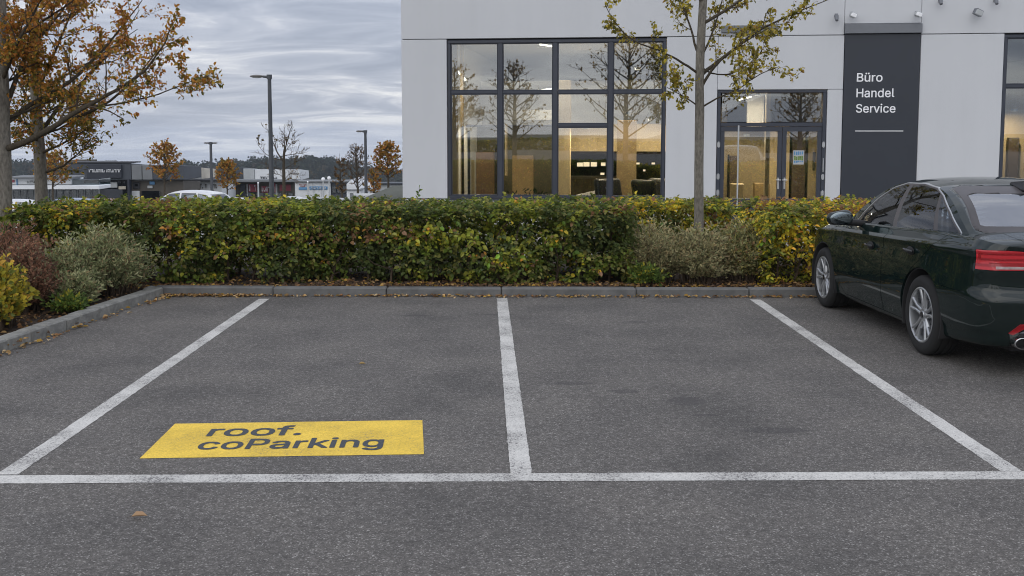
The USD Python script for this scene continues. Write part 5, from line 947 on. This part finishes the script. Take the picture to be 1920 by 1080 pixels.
H3 = thing('brown_shop_hall', 'dark shop hall with light roof panels and red posters behind the tall lamp', 'building'); Y = 112
hallbox(H3, 'upper_block', 379, 456, 314, 337, Y, 22, 'hall_slate'); hallbox(H3, 'cladding_panel', 456, 477, 316, 338, Y - .2, 20, 'hall_light'); hallbox(H3, 'cladding_panel', 477.5, 562, 317.5, 338, Y - .1, 20, 'hall_white'); marks(H3, 488, 520, 331, 335, Y - .11, 'hall_fascia', 12, 12)
hallbox(H3, 'canopy', 414, 556, 337.5, 341.5, Y - 2.4, 22, 'hall_grey'); hallbox(H3, 'wall', 418, 553, 341.5, 430, Y - .6, 20, 'hall_brown')
for a in ((450, 460, 345, 372, 'hall_slate'), (466, 481, 345, 360, 'poster_red'), (490, 503, 349, 361, 'poster_red'), (505, 517, 343, 361, 'poster_red'), (524, 545, 346, 358, 'poster_red'), (516, 520, 345, 368, 'hall_light'), (462, 465, 345, 368, 'hall_light'), (484, 487, 342, 372, 'hall_grey')): hallbox(H3, 'window_poster', a[0], a[1], a[2], a[3], Y - .75, .08, a[4])
for k in range(9): hallbox(H3, 'shop_window', 452 + k * 11, 461.5 + k * 11, 361, 376, Y - .72, .06, 'far_glass')
marks(H3, 467, 480, 347, 358, Y - .76, 'hall_white', 31, 4); marks(H3, 491, 516, 350, 359, Y - .76, 'hall_white', 33, 6)
H4 = thing('white_discount_hall', 'white hall with blue wall boards left of the white building corner', 'building'); Y = 100
hallbox(H4, 'roof_rim', 551, 652, 339, 342, Y - .3, 20, 'hall_grey'); hallbox(H4, 'wall', 553, 621, 342, 430, Y, 19, 'hall_white'); hallbox(H4, 'wall', 621, 650, 342, 430, Y + .2, 18, 'hall_slate'); hallbox(H4, 'wall_board', 560, 576, 351, 356, Y - .1, .09, 'poster_blue'); hallbox(H4, 'wall_board', 580, 614, 349.5, 355.5, Y - .1, .09, 'poster_blue'); marks(H4, 561, 575, 345, 350, Y - .1, 'poster_red', 41, 6); marks(H4, 583, 612, 351, 354, Y - .11, 'hall_white', 43, 10)
for k in range(3): hallbox(H4, 'shop_window', 622 + k * 9.3, 630.5 + k * 9.3, 349, 362, Y + .05, .08, 'far_glass')
for px in (577, 587, 603): hallbox(H4, 'downpipe', px - .5, px + .5, 342, 400, Y - .2, .12, 'hall_grey')
H5 = thing('gabled_shed', 'small white gabled shed between the bare trees', 'building'); Y = 90
a, b = at(650, 345, Y), at(676, 400, Y); v = np.array([[a[0], Y, b[2]], [b[0], Y, b[2]], [b[0], Y, a[2] - .6], [(a[0] * .7 + b[0] * .3), Y, a[2] + .35], [a[0], Y, a[2]]]); v = np.vstack([v, v + [0, 9, 0]])
put('wall', mm(m3.Manifold.hull_points(v)), 'hall_white', H5); hallbox(H5, 'door', 656, 663, 362, 400, Y - .05, .06, 'hall_grey'); hallbox(H5, 'roof_rim', 648, 678, 355, 357, Y - .2, 9, 'hall_grey')
H6 = thing('grey_store', 'grey low store half hidden by the bare trees near the white corner', 'building'); Y = 118
hallbox(H6, 'wall', 662, 762, 346, 430, Y, 15, 'hall_light'); hallbox(H6, 'roof_rim', 660, 764, 343, 346, Y - .3, 16, 'hall_slate'); marks(H6, 690, 712, 351, 357, Y - .02, 'poster_red', 51, 7)
for k in range(9): hallbox(H6, 'shop_window', 664 + k * 10.5, 672.5 + k * 10.5, 359, 376, Y - .12, .08, 'far_glass')
for px, tp, Y, lab in ((577, 341, 70, 'thin pale post in front of the white hall with blue boards'), (606, 336, 72, 'thin post with a round white lamp before the white hall'), (617, 334, 74, 'slightly taller post with a white ball lamp before the white hall'), (484, 343, 66, 'short grey post in front of the red posters')):
    p = at(px, tp, Y); zg = float(terrain(p[0], p[1])); t = thing('post', lab, 'post', (p[0], p[1], zg)); put('shaft', tube([(0, 0, 0), (0, 0, p[2] - zg)], .045, 8), 'hall_light', t); put('ball_lamp' if px in (606, 617) else 'cap', mm(m3.Manifold.sphere(.13 if px in (606, 617) else .06, 16).translate((0, 0, p[2] - zg))), 'white_letters', t, smooth=True)

FARO = autumn([(.18, .13, .02), (.33, .19, .03), (.44, .20, .03), (.36, .13, .024), (.22, .17, .03)], [1.6, 2.6, 2.8, 1.6, 1])
def small_tree(label, px, toppx, Y, wpx, seed, colour, keep, leaf, nl=26, first=.24, name='maple_tree', rr=.09, nb=6, maxd=2, cl=2, lean=.75):
    p = at(px, toppx, Y); zg = float(terrain(p[0], p[1])) - .05; H = p[2] - zg; R = wpx / 2 * Y / 2000; r = np.random.default_rng(seed); lim = []
    bot = (at(px, 372, Y)[2] - zg) ; b0 = bot if first is None else first * H
    for k in range(nl):
        f = k / nl; z = b0 + (H * .93 - b0) * f; a = k * 2.4 + r.uniform(-.3, .3); l = R * (1.0 - f) ** .62 * r.uniform(.8, 1.1) * (.7 + .5 * min(f * 4, 1)) * .9 + .1
        lim.append(([(0, 0, z), (math.cos(a) * l * .5, math.sin(a) * l * .5, z + l * lean * .45), (math.cos(a) * l, math.sin(a) * l, z + l * lean)], .028))
    tree_from(name, label, (p[0], p[1], zg), [(0, 0, 0), (r.normal(0, .05), 0, H * .4), (0, 0, H * .8), (0, 0, H)], [rr, rr * .8, rr * .4, .01], lim, seed, colour, leaf, per=6, nb=nb, maxd=maxd, ln=R * .42, rmin=.011, barks='dark_bark', spread=.9, droop=.2, keep=keep, up=.3, wide=.75, clump=cl)
def basez(px, Y): return 0
small_tree('rusty orange tree between the slate hall and the white hall', 308, 261, 66, 72, 61, FARO, .60, .15, 30, .50)
small_tree('small round orange tree right of the double headed lamp', 425, 296, 80, 52, 62, FARO, .66, .15, 26, .52)
small_tree('orange tree beside the white building corner', 726, 263, 55, 64, 63, FARO, .62, .12, 30, .52)
small_tree('orange brown tree behind the straight left tree', 98, 283, 62, 84, 64, FARO, .6, .14, 26, .54)
BR = autumn([(.12, .07, .03), (.18, .10, .03), (.08, .05, .025)], [1, 1, 1])
small_tree('slender brown tree thinly leaved next to the white hall', 637, 288, 70, 26, 65, BR, .45, .12, 18, .45, nb=4)
small_tree('bare grey tree behind the short headed lamp', 668, 268, 66, 56, 66, BR, .06, .10, 26, .45, 'bare_tree', .10, 6, 3, 1, 1.1)
small_tree('low brown tree left of the orange tree by the corner', 700, 312, 75, 34, 67, FARO, .5, .13, 18, .5)
p = at(530, 225, 46); zg = float(terrain(p[0], p[1])); hz = lambda py: at(530, py, 46)[2] - zg; hx = lambda px: at(px, 300, 46)[0] - p[0]
tree_from('bare_tree', 'bare wide branching tree behind the tallest street lamp', (p[0], p[1], zg), [(0, 0, 0), (0, 0, hz(330)), (0.01, 0, hz(300)), (.05, 0, hz(280))], [.11, .085, .07, .045],
    [([(0, 0, hz(303)), (hx(518), .2, hz(285)), (hx(508), .3, hz(262)), (hx(497), .4, hz(238))], .04), ([(.03, 0, hz(290)), (hx(540), -.2, hz(268)), (hx(548), -.3, hz(245)), (hx(553), -.3, hz(232))], .042), ([(0, 0, hz(298)), (hx(530), .5, hz(268)), (hx(527), .8, hz(240))], .03), ([(0, 0, hz(300)), (hx(505), -.4, hz(290)), (hx(485), -.5, hz(262))], .022), ([(.03, 0, hz(292)), (hx(556), .4, hz(288)), (hx(574), .5, hz(285))], .02),
     ([(.03, 0, hz(290)), (hx(556), -.5, hz(262)), (hx(566), -.5, hz(250))], .02), ([(0, 0, hz(318)), (hx(550), .2, hz(306)), (hx(566), .3, hz(298))], .02), ([(0, 0, hz(320)), (hx(512), -.2, hz(312)), (hx(500), -.3, hz(308))], .02), ([(0, 0, hz(340)), (hx(545), .3, hz(325)), (hx(558), .2, hz(326))], .016), ([(0, 0, hz(336)), (hx(515), .2, hz(326)), (hx(502), .2, hz(330))], .016), ([(0, 0, hz(345)), (hx(540), .5, hz(336)), (hx(552), .6, hz(340))], .014)],
    68, autumn([(.2, .12, .03), (.25, .15, .03), (.10, .07, .02)], [1, 1, 1], (hz(318), .5, (-1, -1, 0))), .10, per=5, nb=7, maxd=3, ln=.62, rmin=.007, barks='dark_bark', keep=.05, spread=.9, droop=.2, up=.5)

# wooded ridge far behind
HY = 800.0
ridge_px = np.array([[-400, 330], [0, 306], [40, 302], [110, 306], [200, 316], [300, 317], [360, 306], [420, 303], [470, 299], [520, 298], [580, 296], [620, 298], [660, 306], [700, 315], [760, 322], [900, 335], [1400, 345], [2200, 350]])
rx = np.array([at(a, b, HY)[0] for a, b in ridge_px]); rz_ = np.array([at(a, b, HY)[2] for a, b in ridge_px]); ridge = PchipInterpolator(rx, rz_)
def hillz(x, y):
    f = np.clip((y - 560) / (HY - 560), 0, 1.0); f = f * f * (3 - 2 * f); g = np.clip((1250 - y) / 450, 0, 1)
    return terrain(x, y) + (ridge(np.clip(x, rx[0], rx[-1])) - 9.0 - terrain(x, np.full_like(y, HY))) * f * np.minimum(1, g * g * (3 - 2 * g) if np.ndim(g) else g)
X, Yg = np.meshgrid(np.linspace(rx[0], rx[-1], 60), np.linspace(540, 1260, 26)); n = 60; i, j = np.meshgrid(np.arange(25), np.arange(59), indexing='ij'); a = i * n + j
put('hill', (np.stack([X, Yg, hillz(X, Yg) + .2], -1).reshape(-1, 3), np.stack([a, a + 1, a + n + 1, a + n], -1).reshape(-1, 4)), 'far_ground', smooth=True, label='wooded hill on the skyline behind the retail halls', kind='structure')
rf_ = np.random.default_rng(91); PT, TT = [], []
cols = dict(con=np.array([.017, .026, .017]), dec=np.array([.055, .042, .020]), grn=np.array([.030, .038, .016]))
pos = []
while len(pos) < 2600:
    x = rf_.uniform(-480, 60); y = 590 + (840 - 590) * rf_.random() ** .55; pos.append((x, y))
pos = np.array(pos); zt = hillz(pos[:, 0], pos[:, 1]); Pm, Dm, Nm, Sm, Cm = [], [], [], [], []
for (x, y), z in zip(pos, zt):
    kind = rf_.choice(3, p=(.6, .2, .2)) ; h = rf_.uniform(7.5, 11.5) if kind == 0 else rf_.uniform(6, 9); m = 46; c = list(cols.values())[kind]
    u = rf_.random(m); rad = (2.4 * (1 - u) ** .8 + .2) if kind == 0 else 3.0 * np.sqrt(np.clip(1 - (2 * u - 1.0) ** 2, .05, 1)); aa = rf_.uniform(0, 6.283, m); q = np.sqrt(rf_.uniform(.3, 1, m))
    Pm.append(np.stack([x + np.cos(aa) * rad * q, y + np.sin(aa) * rad * q, z + h * (.15 + .85 * u)], 1)); Dm.append(np.stack([np.cos(aa), np.sin(aa), np.full(m, -.25)], 1)); Sm.append(np.full(m, 1.7 if kind == 0 else 1.9) * rf_.uniform(.7, 1.2, m)); Cm.append(c * rf_.uniform(.6, 1.4) * rf_.uniform(.75, 1.25, (m, 1)))
Pm, Dm, Sm, Cm = np.vstack(Pm), unit(np.vstack(Dm)), np.concatenate(Sm), np.vstack(Cm); Nm = unit(rf_.normal(0, .5, Pm.shape) + [0, -.4, .7])
V, F, T = leaves(Pm, Dm, Nm, Sm, Sm * .8, Cm); put('forest', (V, F), 'leaf', label='dark mixed forest covering the far hill', category='forest', kind='stuff', tint=T)

# trees and hedge behind the bays, seen mirrored in the windows and the car
GB = autumn([(.30, .19, .07), (.40, .25, .07), (.48, .29, .07), (.22, .15, .07)], [1, 1, 1, 1])
def mirror_tree(label, x, y, H, R, seed, keep=.42, nl=30, lean=.8):
    r = np.random.default_rng(seed); lim = []
    for k in range(nl):
        f = k / nl; z = H * (.18 + .76 * f); a = k * 2.4; l = R * (1 - f) ** .7 * r.uniform(.8, 1.1) + .2; lim.append(([(0, 0, z), (math.cos(a) * l * .5, math.sin(a) * l * .5, z + l * lean * .45), (math.cos(a) * l, math.sin(a) * l, z + l * lean)], .05))
    tree_from('half_bare_tree', label, (x, y, 0), [(0, 0, 0), (0, 0, H * .5), (0, 0, H * .85), (0, 0, H)], [.17, .14, .07, .02], lim, seed, GB, .16, per=5, nb=6, maxd=2, ln=R * .42, barks='grey_bark', limbbark='grey_bark', rmin=.012, keep=keep, clump=2, group=None)
mirror_tree('half bare tree mirrored in the second window bay', -11.2, -22.7, 6.4, 2.3, 71, .36)
mirror_tree('tall half bare tree mirrored in the fourth window bay', -3.26, -18.0, 8.6, 3.2, 72, .40, 34)
mirror_tree('half bare tree mirrored in the pane above the entrance', 6.6, -23.5, 5.0, 2.0, 73, .4)
mirror_tree('brown tree mirrored beside the fourth window bay edge', -.2, -26, 7.0, 3.0, 74, .9)
mirror_tree('half bare tree mirrored in the first window bay', -17.5, -30, 6.6, 2.4, 75, .36)
hedge('long clipped hedge across the car park, mirrored in the windows', -34, 30, -56, -54.6, 1.0, 0, 16, col_main, 76, big=False, nlead=0, size=.22)

# ------------------------------------------------------------------ damp autumn air
usdkit.material(stage, '/World/Looks/damp_air', {'v': ('principled_volume', {'color': (.80, .87, .97), 'density': .00014, 'anisotropy': .2})}, [], volume='v.volume')
LOOK['damp_air'] = UsdShade.Material.Get(stage, '/World/Looks/damp_air')
put('haze', box(-3000, 3000, -500, 2900, -190, 14), 'damp_air', label='thin damp air softening the far hill', category='haze', kind='stuff')
